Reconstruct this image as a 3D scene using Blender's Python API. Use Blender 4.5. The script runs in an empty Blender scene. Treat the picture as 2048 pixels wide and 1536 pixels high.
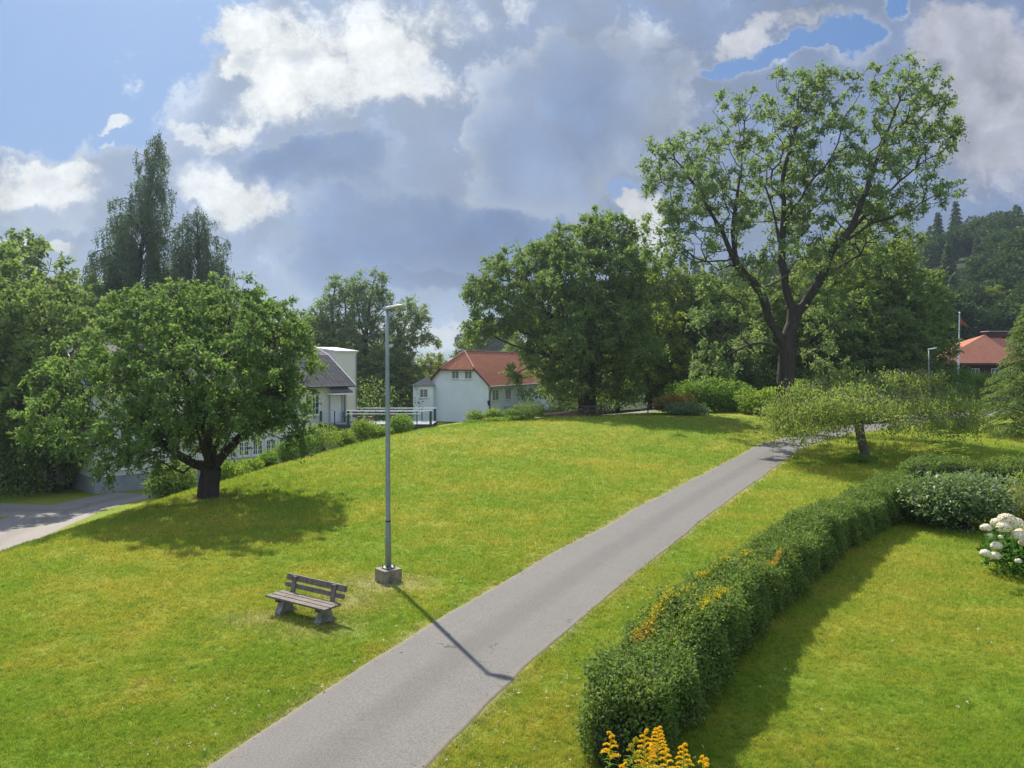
import bpy, math, random
import numpy as np
from math import radians as R, sin, cos, pi, sqrt
from mathutils import Vector

rng = np.random.default_rng(7)
random.seed(7)
scene = bpy.context.scene
COL = scene.collection

# ------------------------------------------------------------------ camera
F = 1500.0                       # focal length in pixels of the 2048 wide photograph
PITCH = math.atan(40 / F)
CAMZ = 5.0
cam_d = bpy.data.cameras.new('camera')
cam = bpy.data.objects.new('camera', cam_d)
COL.objects.link(cam)
cam.location = (0, 0, CAMZ)
cam.rotation_euler = (pi / 2 - PITCH, 0, 0)
cam_d.sensor_width = 36
cam_d.lens = F / 2048 * 36
cam_d.clip_start = 0.1
cam_d.clip_end = 20000
scene.camera = cam

SUN_EL, SUN_AZ = R(47.5), R(-25.5)     # azimuth measured from straight ahead, negative = left
EXPO = 1.1
HAZE = 0.00042
SUNV = Vector((sin(SUN_AZ) * cos(SUN_EL), cos(SUN_AZ) * cos(SUN_EL), sin(SUN_EL)))
sun_d = bpy.data.lights.new('sun', 'SUN')
sun_d.energy = 4.0
sun_d.angle = R(0.6)
sun_d.color = (1.0, 0.93, 0.82)
sun = bpy.data.objects.new('sun', sun_d)
COL.objects.link(sun)
sun.rotation_euler = SUNV.to_track_quat('Z', 'Y').to_euler()
scene.view_settings.view_transform = 'Standard'
scene.view_settings.look = 'None'
scene.view_settings.exposure = EXPO
scene.view_settings.gamma = 1
scene.view_settings.use_curve_mapping = False
scene.cycles.max_bounces = 6
scene.cycles.diffuse_bounces = 3
scene.cycles.transmission_bounces = 4
scene.cycles.transparent_max_bounces = 6
scene.cycles.volume_bounces = 0
scene.cycles.use_denoising = True
scene.cycles.denoising_prefilter = 'NONE'


def at(u, v, d):
    """point of the photograph (2048 px wide) at forward distance d"""
    x = (u - 1024) / F
    y = -(v - 768) / F
    dy = cos(PITCH) + y * sin(PITCH)
    dz = -sin(PITCH) + y * cos(PITCH)
    k = d / dy
    return np.array((x * k, d, CAMZ + dz * k))


def srgb(h):
    h = h.lstrip('#')
    c = [int(h[i:i + 2], 16) / 255 for i in (0, 2, 4)]
    return tuple(x / 12.92 if x <= .04045 else ((x + .055) / 1.055) ** 2.4 for x in c)


# ------------------------------------------------------------------ node helpers
class NT:
    def __init__(s, tree):
        s.t = tree
        s.n = tree.nodes
        s.l = tree.links

    def put(s, sock, val):
        if isinstance(val, bpy.types.NodeSocket):
            s.l.new(val, sock)
        elif val is not None:
            try:
                sock.default_value = val
            except Exception:
                sock.default_value = tuple(val) + (1,) if len(val) == 3 else val

    def node(s, typ, **kw):
        n = s.n.new(typ)
        for k, v in kw.items():
            setattr(n, k, v)
        return n

    def m(s, op, a, b=None, c=None, clamp=False):
        n = s.node('ShaderNodeMath', operation=op, use_clamp=clamp)
        s.put(n.inputs[0], a)
        if b is not None: s.put(n.inputs[1], b)
        if c is not None: s.put(n.inputs[2], c)
        return n.outputs[0]

    def vm(s, op, a, b=None, scale=None):
        n = s.node('ShaderNodeVectorMath', operation=op)
        s.put(n.inputs[0], a)
        if b is not None: s.put(n.inputs[1], b)
        if scale is not None: s.put(n.inputs['Scale'], scale)
        return n.outputs[0]

    def noise(s, vec, scale, detail=4, rough=.55, dist=0.0, col=False):
        n = s.node('ShaderNodeTexNoise')
        s.put(n.inputs['Vector'], vec)
        n.inputs['Scale'].default_value = scale
        n.inputs['Detail'].default_value = detail
        n.inputs['Roughness'].default_value = rough
        n.inputs['Distortion'].default_value = dist
        return n.outputs['Color' if col else 'Fac']

    def ramp(s, fac, stops, interp='LINEAR'):
        n = s.node('ShaderNodeValToRGB')
        n.color_ramp.interpolation = interp
        e = n.color_ramp.elements
        while len(e) < len(stops): e.new(.5)
        for el, (p, c) in zip(e, stops):
            el.position = p
            el.color = (c if isinstance(c, (tuple, list)) else (c, c, c))[:3] + (1,) if isinstance(c, (tuple, list)) else (c, c, c, 1)
        s.put(n.inputs[0], fac)
        return n.outputs[0]

    def mix(s, fac, a, b, mode='MIX'):
        n = s.node('ShaderNodeMix', data_type='RGBA', blend_type=mode)
        s.put(n.inputs[0], fac)
        s.put(n.inputs[6], a if isinstance(a, bpy.types.NodeSocket) else tuple(a)[:3] + (1,))
        s.put(n.inputs[7], b if isinstance(b, bpy.types.NodeSocket) else tuple(b)[:3] + (1,))
        return n.outputs[2]

    def smooth(s, x, lo, hi):
        n = s.node('ShaderNodeMapRange', interpolation_type='SMOOTHSTEP')
        s.put(n.inputs['Value'], x)
        n.inputs['From Min'].default_value = lo
        n.inputs['From Max'].default_value = hi
        return n.outputs[0]

    def mapping(s, vec, loc=(0, 0, 0), rot=(0, 0, 0), scale=(1, 1, 1), typ='POINT'):
        n = s.node('ShaderNodeMapping', vector_type=typ)
        s.put(n.inputs[0], vec)
        n.inputs[1].default_value = loc
        n.inputs[2].default_value = rot
        n.inputs[3].default_value = scale
        return n.outputs[0]


# ------------------------------------------------------------------ sky
world = bpy.data.worlds.new('World')
scene.world = world
world.use_nodes = True
world.node_tree.nodes.clear()
W = NT(world.node_tree)
out = W.node('ShaderNodeOutputWorld')
bg = W.node('ShaderNodeBackground')
W.l.new(bg.outputs[0], out.inputs[0])
sky = W.node('ShaderNodeTexSky', sky_type='NISHITA')
sky.sun_disc = False
sky.sun_elevation = SUN_EL
sky.sun_rotation = SUN_AZ
sky.air_density = 1.0
sky.dust_density = 0.6
sky.ozone_density = 2.0
SKYK = 0.10
tc = W.node('ShaderNodeTexCoord').outputs['Generated']
sep = W.node('ShaderNodeSeparateXYZ')
W.l.new(tc, sep.inputs[0])
yy = W.m('MAXIMUM', sep.outputs[1], 0.22)
pu = W.m('DIVIDE', sep.outputs[0], yy)
pv = W.m('DIVIDE', sep.outputs[2], yy)
comb = W.node('ShaderNodeCombineXYZ')
W.l.new(pu, comb.inputs[0]); W.l.new(pv, comb.inputs[1])
P0 = comb.outputs[0]                       # sky directions spread on a plane, unit = 1 rad near the view axis
w1 = W.vm('SUBTRACT', W.noise(P0, 3.2, 3, .55, col=True), (.5, .5, .5))
w2 = W.vm('SUBTRACT', W.noise(P0, 13, 6, .62, col=True), (.5, .5, .5))
P1 = W.vm('ADD', P0, W.vm('SCALE', w1, scale=.10))
P1 = W.vm('ADD', P1, W.vm('SCALE', w2, scale=.10))


def blobs(lst, base):
    acc = base
    for (u, v, ru, rv, rot, amp) in lst:
        mp = W.mapping(P1, loc=((u - 1024) / F, (728 - v) / F, 0), rot=(0, 0, R(rot)), scale=(ru / F, rv / F, 1), typ='TEXTURE')
        ln = W.node('ShaderNodeVectorMath', operation='LENGTH')
        W.l.new(mp, ln.inputs[0])
        g = W.node('ShaderNodeMapRange', interpolation_type='SMOOTHSTEP')
        W.l.new(ln.outputs['Value'], g.inputs['Value'])
        g.inputs['From Min'].default_value = 1.0
        g.inputs['From Max'].default_value = 0.25
        acc = W.m('MULTIPLY_ADD', g.outputs[0], amp, acc)
    return acc


def band(x, lo, hi):
    return W.smooth(x, lo, hi)


big = W.noise(P0, 5.0, 9, .58, .2)
fine = W.noise(P1, 17, 9, .62, .5)
vo = W.node('ShaderNodeTexVoronoi', feature='SMOOTH_F1')
vo.inputs['Smoothness'].default_value = .25
W.l.new(W.vm('ADD', P0, W.vm('SCALE', w2, scale=.14)), vo.inputs['Vector']); vo.inputs['Scale'].default_value = 17
puff = W.m('SUBTRACT', .42, vo.outputs['Distance'])
tiny = W.m('SUBTRACT', W.noise(P0, 48, 7, .66, .9), .5)
rag = W.m('ADD', W.m('MULTIPLY', W.m('SUBTRACT', big, .5), .9), W.m('ADD', W.m('MULTIPLY', W.m('SUBTRACT', fine, .5), 1.5), W.m('MULTIPLY_ADD', tiny, .7, W.m('MULTIPLY', puff, .6))))
grain = W.m('ADD', W.m('MULTIPLY', W.m('SUBTRACT', fine, .5), 1.0), W.m('MULTIPLY', puff, .7))


def cloud(prev, lst, base, soft, cols, width, ragk=1.0, shade=.35, tex=.8):
    """one bank of cloud laid over what is behind it: bright thin rim, darker body"""
    fld = W.m('MULTIPLY_ADD', rag, ragk, blobs(lst, base))
    msk = W.smooth(fld, .5 - soft, .5 + soft)
    dep = W.m('DIVIDE', W.m('SUBTRACT', fld, .4), width)
    dep = W.m('MULTIPLY_ADD', grain, -shade, dep, clamp=True)
    k = len(cols) - 1
    c_ = W.ramp(dep, [(i / k, srgb(h)) for i, h in enumerate(cols)])
    tx = W.m('MULTIPLY_ADD', W.m('ADD', W.m('MULTIPLY', grain, .75), W.m('ADD', W.m('SUBTRACT', big, .5), W.m('MULTIPLY', tiny, .35))), tex, 1.0)
    return W.mix(msk, prev, W.vm('SCALE', c_, scale=W.m('MULTIPLY', tx, EK)))


EK = 1 / (2 ** EXPO)
scol = W.vm('SCALE', sky.outputs[0], scale=SKYK)
scol = W.mix(0.92, scol, tuple(x * EK for x in srgb('#5580bc')))
# (u, v, half width, half height, rotation, amount), farthest bank first
fin = cloud(scol, [
    (130, 90, 330, 200, 0, -1.3), (300, 190, 170, 100, 10, -.9), (-60, 220, 260, 110, 0, -1.0), (330, 30, 230, 150, 0, -1.1), (440, 5, 130, 40, 0, -.9), (-200, 60, 300, 300, 0, -.8),
    (60, 270, 300, 70, 0, -1.0), (300, 270, 130, 60, 0, -.5), (410, 325, 90, 22, 0, -.5), (150, 455, 70, 18, 0, -.4), (1560, 112, 215, 36, 12, -1.5), (1690, 80, 80, 70, 0, -1.1), (1790, 8, 60, 40, 40, -1.3), (1450, 150, 80, 28, 0, -.6), (1250, 385, 40, 30, 0, -.5)],
    1.15, .30, ['#c8ccd4', '#98a5be', '#7c8fb3', '#7188b0'], 1.1, .75)
# wisps in the blue
fin = cloud(fin, [(250, 247, 85, 18, 10, .9), (385, 262, 100, 34, -8, .85), (225, 290, 42, 11, 4, .8), (430, 300, 90, 26, 12, .5)], -.15, .22, ['#bcc5d3', '#cdd0d6', '#d6d7da'], 1.0, .6, .5)
# the sunlit cumulus
fin = cloud(fin, [(540, 120, 170, 130, 0, 1.0), (690, 170, 230, 120, 12, .9), (520, 240, 120, 60, 0, .7), (800, 70, 260, 90, -6, .75), (860, 200, 120, 90, 0, .6), (455, 70, 60, 60, 0, .7), (470, 150, 60, 50, 0, .6), (450, 280, 100, 40, 0, .7), (500, 400, 160, 66, 0, 1.05), (410, 350, 130, 46, 0, .75), (60, 390, 250, 88, 0, 1.1), (130, 335, 120, 40, 0, .8), (1000, 20, 160, 60, 0, .5)],
    -.05, .34, ['#b9bfcb', '#d6d8db', '#e2e2e2', '#c8ccd3', '#abb3c3'], 1.5, .9, .9)
fin = cloud(fin, [(60, 440, 190, 46, 0, .8), (200, 420, 90, 40, 0, .5)], -.05, .30, ['#a3adbf', '#8f9db8', '#8495b4'], 1.0, .7, .3)
fin = cloud(fin, [(120, 496, 100, 28, 0, .95), (20, 505, 80, 26, 0, .8)], -.1, .18, ['#b9c0cb', '#d3d4d6', '#c6cad0'], 1.0, .6, .6)
# grey mass right of it
fin = cloud(fin, [(1090, 230, 240, 210, 0, 1.1), (1250, 200, 260, 230, 0, 1.0), (1080, 430, 260, 180, 0, .9), (980, 320, 130, 110, 0, .5)], -.05, .26, ['#c0c6d0', '#9ba7be', '#8496b7', '#788cb2', '#6e85ae'], 1.5, .8, .45, .6)
# shaded bank in front
fin = cloud(fin, [(670, 320, 220, 90, 8, 1.0), (560, 320, 120, 50, 0, .5), (800, 460, 330, 150, 0, 1.0), (1080, 500, 320, 130, 0, .9), (680, 540, 250, 90, 0, .6)], -.05, .24, ['#96a4be', '#6a82ac', '#526ea2', '#48669e', '#3f5e95'], 1.3, .7, .35)
fin = cloud(fin, [(860, 566, 300, 46, 0, 1.0), (1060, 560, 240, 60, 0, .8)], -.1, .30, ['#6079a5', '#425f95', '#3a5891'], 1.1, .3, .2)
# clear strip under its base
fin = cloud(fin, [(880, 660, 170, 44, 0, 1.1), (700, 650, 140, 34, 0, .8)], -.1, .10, ['#b7b9c2', '#c8c3bd', '#cdc8c2', '#bdbfc6'], 1.2, .35, .5)
fin = cloud(fin, [(1275, 430, 60, 70, 20, 1.0), (1310, 480, 50, 40, 0, .7), (1250, 395, 36, 24, 0, .5)], -.1, .25, ['#bfc4cd', '#d5d6d8', '#cdd0d5'], 1.1, .7, .6)
# lighter cloud at the right
fin = cloud(fin, [(1960, 170, 250, 230, 0, 1.0), (1900, 60, 160, 80, 0, .5), (1960, 340, 220, 120, 0, .6)], -.1, .26, ['#a9adbd', '#b3b5c2', '#a6aaba', '#9da3b7'], 1.4, .7, .7)
fin = cloud(fin, [(1450, 100, 110, 50, 8, .9), (1590, 50, 200, 46, 8, .75)], -.1, .20, ['#aab0c0', '#c3c6ce', '#b6bac6'], 1.1, .7, .6)
# unseen sky overhead and behind the camera brightened, added fill for the shaded sides
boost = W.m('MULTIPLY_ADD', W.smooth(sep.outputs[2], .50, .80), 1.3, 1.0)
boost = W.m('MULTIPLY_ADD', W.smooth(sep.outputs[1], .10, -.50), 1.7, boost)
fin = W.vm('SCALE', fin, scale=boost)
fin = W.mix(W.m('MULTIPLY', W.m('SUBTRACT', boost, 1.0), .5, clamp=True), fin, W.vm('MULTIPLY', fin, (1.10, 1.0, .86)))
# below the horizon: dull ground light
below = W.smooth(sep.outputs[2], -.02, -.12)
fin = W.mix(below, fin, (.10, .12, .07))
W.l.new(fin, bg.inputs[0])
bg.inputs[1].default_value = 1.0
world.cycles.sampling_method = 'MANUAL'
world.cycles.sample_map_resolution = 512


# ------------------------------------------------------------------ materials
def mat(name):
    m = bpy.data.materials.new(name)
    m.use_nodes = True
    t = NT(m.node_tree)
    p = m.node_tree.nodes['Principled BSDF']
    return m, t, p


def plain(name, col, rough=.7, var=.15, scale=3.0, metal=0, bump=0, bscale=40, stain=None, stretch=(1, 1, 1), spec=.3):
    m, t, p = mat(name)
    g = t.node('ShaderNodeTexCoord').outputs['Object']
    g = t.mapping(g, scale=stretch)
    n = t.noise(g, scale, 6, .6)
    a = tuple(c * (1 - var) for c in col); b = tuple(min(1, c * (1 + var)) for c in col)
    c = t.ramp(n, [(.3, a), (.7, b)])
    if stain:
        n2 = t.noise(g, scale * .37, 8, .7)
        c = t.mix(t.smooth(n2, .5, .72), c, stain)
    t.put(p.inputs['Base Color'], c)
    p.inputs['Roughness'].default_value = rough
    p.inputs['Metallic'].default_value = metal
    p.inputs['Specular IOR Level'].default_value = spec
    if bump:
        bn = t.node('ShaderNodeBump')
        bn.inputs['Strength'].default_value = bump
        bn.inputs['Distance'].default_value = .02
        t.l.new(t.noise(g, bscale, 5, .65), bn.inputs['Height'])
        t.l.new(bn.outputs[0], p.inputs['Normal'])
    return m


def leafmat(name, c1, c2, trans=.35, rough=.65, gloss=.10, odd=None, oddf=.04, nscale=.5):
    """leaves: each leaf its own tint, broader drifts of tint through the crown, light coming through"""
    m, t, p = mat(name)
    geo = t.node('ShaderNodeNewGeometry')
    rnd = geo.outputs['Random Per Island']
    g = t.node('ShaderNodeTexCoord').outputs['Object']
    n = t.noise(g, nscale, 4, .6)
    f = t.m('ADD', t.m('MULTIPLY', rnd, .6), t.m('MULTIPLY', t.m('SUBTRACT', n, .3), 1.0), clamp=True)
    c = t.mix(f, c1, c2)
    if odd:
        r2 = t.m('FRACT', t.m('MULTIPLY', rnd, 57.3))
        c = t.mix(t.m('LESS_THAN', r2, oddf), c, odd)
    t.put(p.inputs['Base Color'], c)
    p.inputs['Roughness'].default_value = rough
    p.inputs['Specular IOR Level'].default_value = gloss
    tr = t.node('ShaderNodeBsdfTranslucent')
    tc_ = t.mix(1.0, c, (1.22, 1.25, .72), 'MULTIPLY')
    t.put(tr.inputs[0], tc_)
    trans = min(.6, trans + .14)
    mx = t.node('ShaderNodeMixShader')
    mx.inputs[0].default_value = trans
    t.l.new(p.outputs[0], mx.inputs[1]); t.l.new(tr.outputs[0], mx.inputs[2])
    t.l.new(mx.outputs[0], m.node_tree.nodes['Material Output'].inputs[0])
    return m


M = {}
M['leaf_cherry'] = leafmat('leaf_cherry', (0.104, 0.177, 0.060), (0.199, 0.288, 0.094), .38)
M['leaf_ash'] = leafmat('leaf_ash', (0.131, 0.196, 0.088), (0.248, 0.329, 0.144), .38)
M['leaf_ash_dark'] = leafmat('leaf_ash_dark', (0.115, 0.179, 0.062), (0.223, 0.309, 0.100), .36, odd=(.2, .22, .04), oddf=.03)
M['leaf_wood'] = leafmat('leaf_wood', (0.099, 0.162, 0.050), (0.231, 0.309, 0.085), .35)
M['leaf_wood_yellow'] = leafmat('leaf_wood_yellow', (0.128, 0.198, 0.033), (0.246, 0.302, 0.052), .36, odd=(.26, .22, .05), oddf=.05)
M['leaf_birch'] = leafmat('leaf_birch', (0.063, 0.109, 0.063), (0.115, 0.178, 0.092), .25)
M['leaf_weep'] = leafmat('leaf_weep', (.16, .225, .06), (.28, .35, .11), .38, odd=(.26, .20, .05), oddf=.05)
M['leaf_hedge'] = leafmat('leaf_hedge', (0.069, 0.127, 0.032), (0.224, 0.303, 0.075), .3, .6, .15, odd=(.15, .18, .04), oddf=.05, nscale=.9)
M['leaf_yellow'] = leafmat('leaf_yellow', (.36, .34, .03), (.55, .46, .05), .3)
M['leaf_orange'] = leafmat('leaf_orange', (.34, .20, .03), (.50, .34, .06), .3)
M['leaf_rust'] = leafmat('leaf_rust', (0.182, 0.173, 0.045), (0.401, 0.260, 0.059), .3)
M['leaf_pale'] = leafmat('leaf_pale', (.085, .15, .055), (.23, .30, .14), .25, .5, .3)
M['leaf_shrub'] = leafmat('leaf_shrub', (0.100, 0.191, 0.037), (0.228, 0.329, 0.067), .35)
M['leaf_bright'] = leafmat('leaf_bright', (.14, .22, .035), (.26, .34, .07), .4)
M['leaf_conifer'] = leafmat('leaf_conifer', (0.041, 0.078, 0.033), (0.100, 0.147, 0.054), .15)
M['leaf_cedar'] = leafmat('leaf_cedar', (0.109, 0.182, 0.056), (0.219, 0.285, 0.081), .22)
M['leaf_hydrangea'] = leafmat('leaf_hydrangea', (0.044, 0.118, 0.026), (0.102, 0.214, 0.042), .3)
M['bark'] = plain('bark', (.050, .040, .032), .9, .45, 4, bump=.8, bscale=14, stretch=(1, 1, .3))
M['bark_light'] = plain('bark_light', (.13, .115, .095), .9, .4, 3, bump=.5, bscale=14, stain=(.05, .05, .04), stretch=(1, 1, .3))
M['bark_birch'] = plain('bark_birch', (.35, .34, .32), .8, .3, 2, stain=(.04, .04, .04))
M['galv'] = plain('galvanised_steel', (.25, .29, .29), .5, .12, 5, metal=.35, stain=(.18, .21, .20), spec=.5)
M['galv_light'] = plain('lamp_housing_grey', (.52, .53, .54), .4, .06, 5, spec=.5)
M['black'] = plain('black_rubber', (.015, .015, .016), .6)
M['concrete'] = plain('concrete', (.27, .255, .22), .9, .3, 7, stain=(.07, .085, .045), bump=.5, bscale=30)
M['concrete_mossy'] = plain('mossy_concrete', (.25, .22, .16), .95, .4, 8, stain=(.045, .05, .028), bump=.7, bscale=25)
M['glass'] = None


def wood_mat(name, c1, c2, c3, sc=(2.2, 26, 26)):
    m, t, p = mat(name)
    g = t.node('ShaderNodeTexCoord').outputs['Object']
    a = t.noise(t.mapping(g, scale=sc), 1.0, 6, .65)
    b = t.noise(g, 9, 6, .7)
    c = t.ramp(a, [(.35, c2), (.62, c1)])
    c = t.mix(t.smooth(b, .48, .66), c, c3)
    t.put(p.inputs['Base Color'], c)
    p.inputs['Roughness'].default_value = .85
    bn = t.node('ShaderNodeBump'); bn.inputs['Strength'].default_value = .5; bn.inputs['Distance'].default_value = .01
    t.l.new(a, bn.inputs['Height']); t.l.new(bn.outputs[0], p.inputs['Normal'])
    return m


M['bench_wood'] = wood_mat('weathered_bench_wood', (.20, .16, .125), (.065, .048, .038), (.16, .155, .13))
M['table_wood'] = wood_mat('brown_table_wood', (.12, .085, .055), (.055, .04, .03), (.09, .075, .055))
M['log_wood'] = wood_mat('bare_log_wood', (.30, .19, .10), (.14, .085, .05), (.2, .15, .1))


def glass_dark(name, c=(.03, .04, .05)):
    m, t, p = mat(name)
    t.put(p.inputs['Base Color'], tuple(c) + (1,))
    p.inputs['Roughness'].default_value = .08
    p.inputs['Specular IOR Level'].default_value = .6
    return m


M['pane'] = glass_dark('window_glass')
M['pane_curtain'] = glass_dark('window_glass_curtained', (.22, .23, .2))
m, t, p = mat('balustrade_glass')
p.inputs['Base Color'].default_value = (.75, .9, .86, 1)
p.inputs['Roughness'].default_value = .03
p.inputs['Transmission Weight'].default_value = 1
p.inputs['IOR'].default_value = 1.05
p.inputs['Alpha'].default_value = .35
M['rail_glass'] = m


def siding(name, col, gap=.16, col2=None, horizontal=False):
    """boarding; the generated direction runs along the wall"""
    m, t, p = mat(name)
    uv = t.node('ShaderNodeUVMap').outputs[0]
    s = t.node('ShaderNodeSeparateXYZ'); t.l.new(uv, s.inputs[0])
    x = s.outputs[1 if horizontal else 0]
    f = t.m('FRACT', t.m('DIVIDE', x, gap))
    groove = t.m('MULTIPLY', t.smooth(f, 0, .10), t.smooth(f, .34, .24))
    h = t.m('SUBTRACT', 1, groove)
    n = t.noise(t.node('ShaderNodeTexCoord').outputs['Object'], .8, 6, .6)
    c = t.ramp(n, [(.3, tuple(x * .86 for x in col)), (.7, col)])
    t.put(p.inputs['Base Color'], c)
    p.inputs['Roughness'].default_value = .7
    bn = t.node('ShaderNodeBump'); bn.inputs['Strength'].default_value = 1; bn.inputs['Distance'].default_value = .03
    t.l.new(h, bn.inputs['Height']); t.l.new(bn.outputs[0], p.inputs['Normal'])
    return m


M['siding'] = siding('white_vertical_boarding', (.70, .69, .63))
M['render_white'] = plain('white_render', (.80, .84, .86), .8, .05, .6, stain=(.74, .78, .80))
M['render_cream'] = plain('cream_render', (.70, .68, .63), .8, .05, .6)
M['white_paint'] = plain('white_paint', (.72, .72, .70), .5, .04, 2)
M['trim_grey'] = plain('grey_trim', (.33, .34, .35), .6, .06, 2)
M['dark_metal'] = plain('dark_painted_metal', (.035, .045, .045), .5, .1, 3)
M['plinth'] = plain('grey_plinth', (.26, .27, .28), .9, .12, 1.2, stain=(.18, .19, .19))
M['dark_boards'] = plain('dark_red_boards', (.085, .035, .028), .8, .25, 2)
M['flat_roof'] = plain('pale_flat_roofing', (.62, .62, .64), .5, .1, 2)


def tiles(name, c1, c2, row=.34, colw=.3, bump=1.0):
    m, t, p = mat(name)
    p.inputs['Specular IOR Level'].default_value = .12
    uv = t.node('ShaderNodeUVMap').outputs[0]
    s = t.node('ShaderNodeSeparateXYZ'); t.l.new(uv, s.inputs[0])
    fr = t.m('FRACT', t.m('DIVIDE', s.outputs[1], row))
    fc = t.m('FRACT', t.m('DIVIDE', s.outputs[0], colw))
    wave = t.m('MULTIPLY', t.m('SINE', t.m('MULTIPLY', fc, pi)), .6)
    h = t.m('ADD', t.m('SUBTRACT', 1, fr), wave)
    cell = t.node('ShaderNodeTexWhiteNoise', noise_dimensions='2D')
    cx = t.m('FLOOR', t.m('DIVIDE', s.outputs[0], colw)); cy = t.m('FLOOR', t.m('DIVIDE', s.outputs[1], row))
    cb = t.node('ShaderNodeCombineXYZ'); t.l.new(cx, cb.inputs[0]); t.l.new(cy, cb.inputs[1])
    t.l.new(cb.outputs[0], cell.inputs[0])
    n = t.noise(t.node('ShaderNodeTexCoord').outputs['Object'], .7, 5, .65)
    f = t.m('ADD', t.m('MULTIPLY', cell.outputs[0], .5), t.m('MULTIPLY', n, .5))
    c = t.mix(f, c1, c2)
    lap = t.m('MULTIPLY', t.smooth(fr, .90, .97), .6)
    c = t.mix(lap, c, tuple(x * .25 for x in c1))
    t.put(p.inputs['Base Color'], c)
    p.inputs['Roughness'].default_value = .85
    bn = t.node('ShaderNodeBump'); bn.inputs['Strength'].default_value = bump; bn.inputs['Distance'].default_value = .05
    t.l.new(h, bn.inputs['Height']); t.l.new(bn.outputs[0], p.inputs['Normal'])
    return m


M['tiles_red'] = tiles('red_pantiles', (.38, .125, .065), (.50, .195, .11))
M['tiles_orange'] = tiles('orange_tiles', (.36, .135, .08), (.47, .205, .125), row=.42, colw=.34)
M['tiles_slate'] = tiles('dark_slate', (.060, .055, .062), (.125, .115, .12), row=.38, colw=.42)


# ------------------------------------------------------------------ mesh helpers
def tag(o, label=None, cat=None, group=None, kind=None):
    if label: o['label'] = label
    if cat: o['category'] = cat
    if group: o['group'] = group
    if kind: o['kind'] = kind
    return o


def thing(name, loc, label, cat, group=None):
    o = bpy.data.objects.new(name, None)
    COL.objects.link(o)
    o.location = tuple(float(x) for x in loc)
    o.empty_display_size = .3
    return tag(o, label, cat, group)


def origin_of(parent):
    v = Vector((0, 0, 0))
    while parent is not None:
        v += parent.location
        parent = parent.parent
    return np.array(v)


def mesh_np(name, V, faces=None, nq=None, mats=None, parent=None, smooth=False, matidx=None, local=False):
    """V (n,3); faces (k,4) or (k,3) array"""
    V = np.asarray(V, dtype=np.float32)
    if parent is not None and not local:
        V = V - origin_of(parent).astype(np.float32)
    me = bpy.data.meshes.new(name)
    faces = np.asarray(faces, dtype=np.int32)
    k, s = faces.shape
    me.vertices.add(len(V)); me.vertices.foreach_set('co', V.ravel())
    me.loops.add(k * s); me.loops.foreach_set('vertex_index', faces.ravel())
    me.polygons.add(k); me.polygons.foreach_set('loop_start', np.arange(0, k * s, s, dtype=np.int32))
    if smooth: me.polygons.foreach_set('use_smooth', np.ones(k, dtype=bool))
    if matidx is not None: me.polygons.foreach_set('material_index', np.asarray(matidx, dtype=np.int32))
    for mt in (mats if isinstance(mats, (list, tuple)) else [mats]):
        me.materials.append(mt)
    me.update(calc_edges=True)
    o = bpy.data.objects.new(name, me)
    COL.objects.link(o)
    if parent is not None: o.parent = parent
    return o


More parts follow.
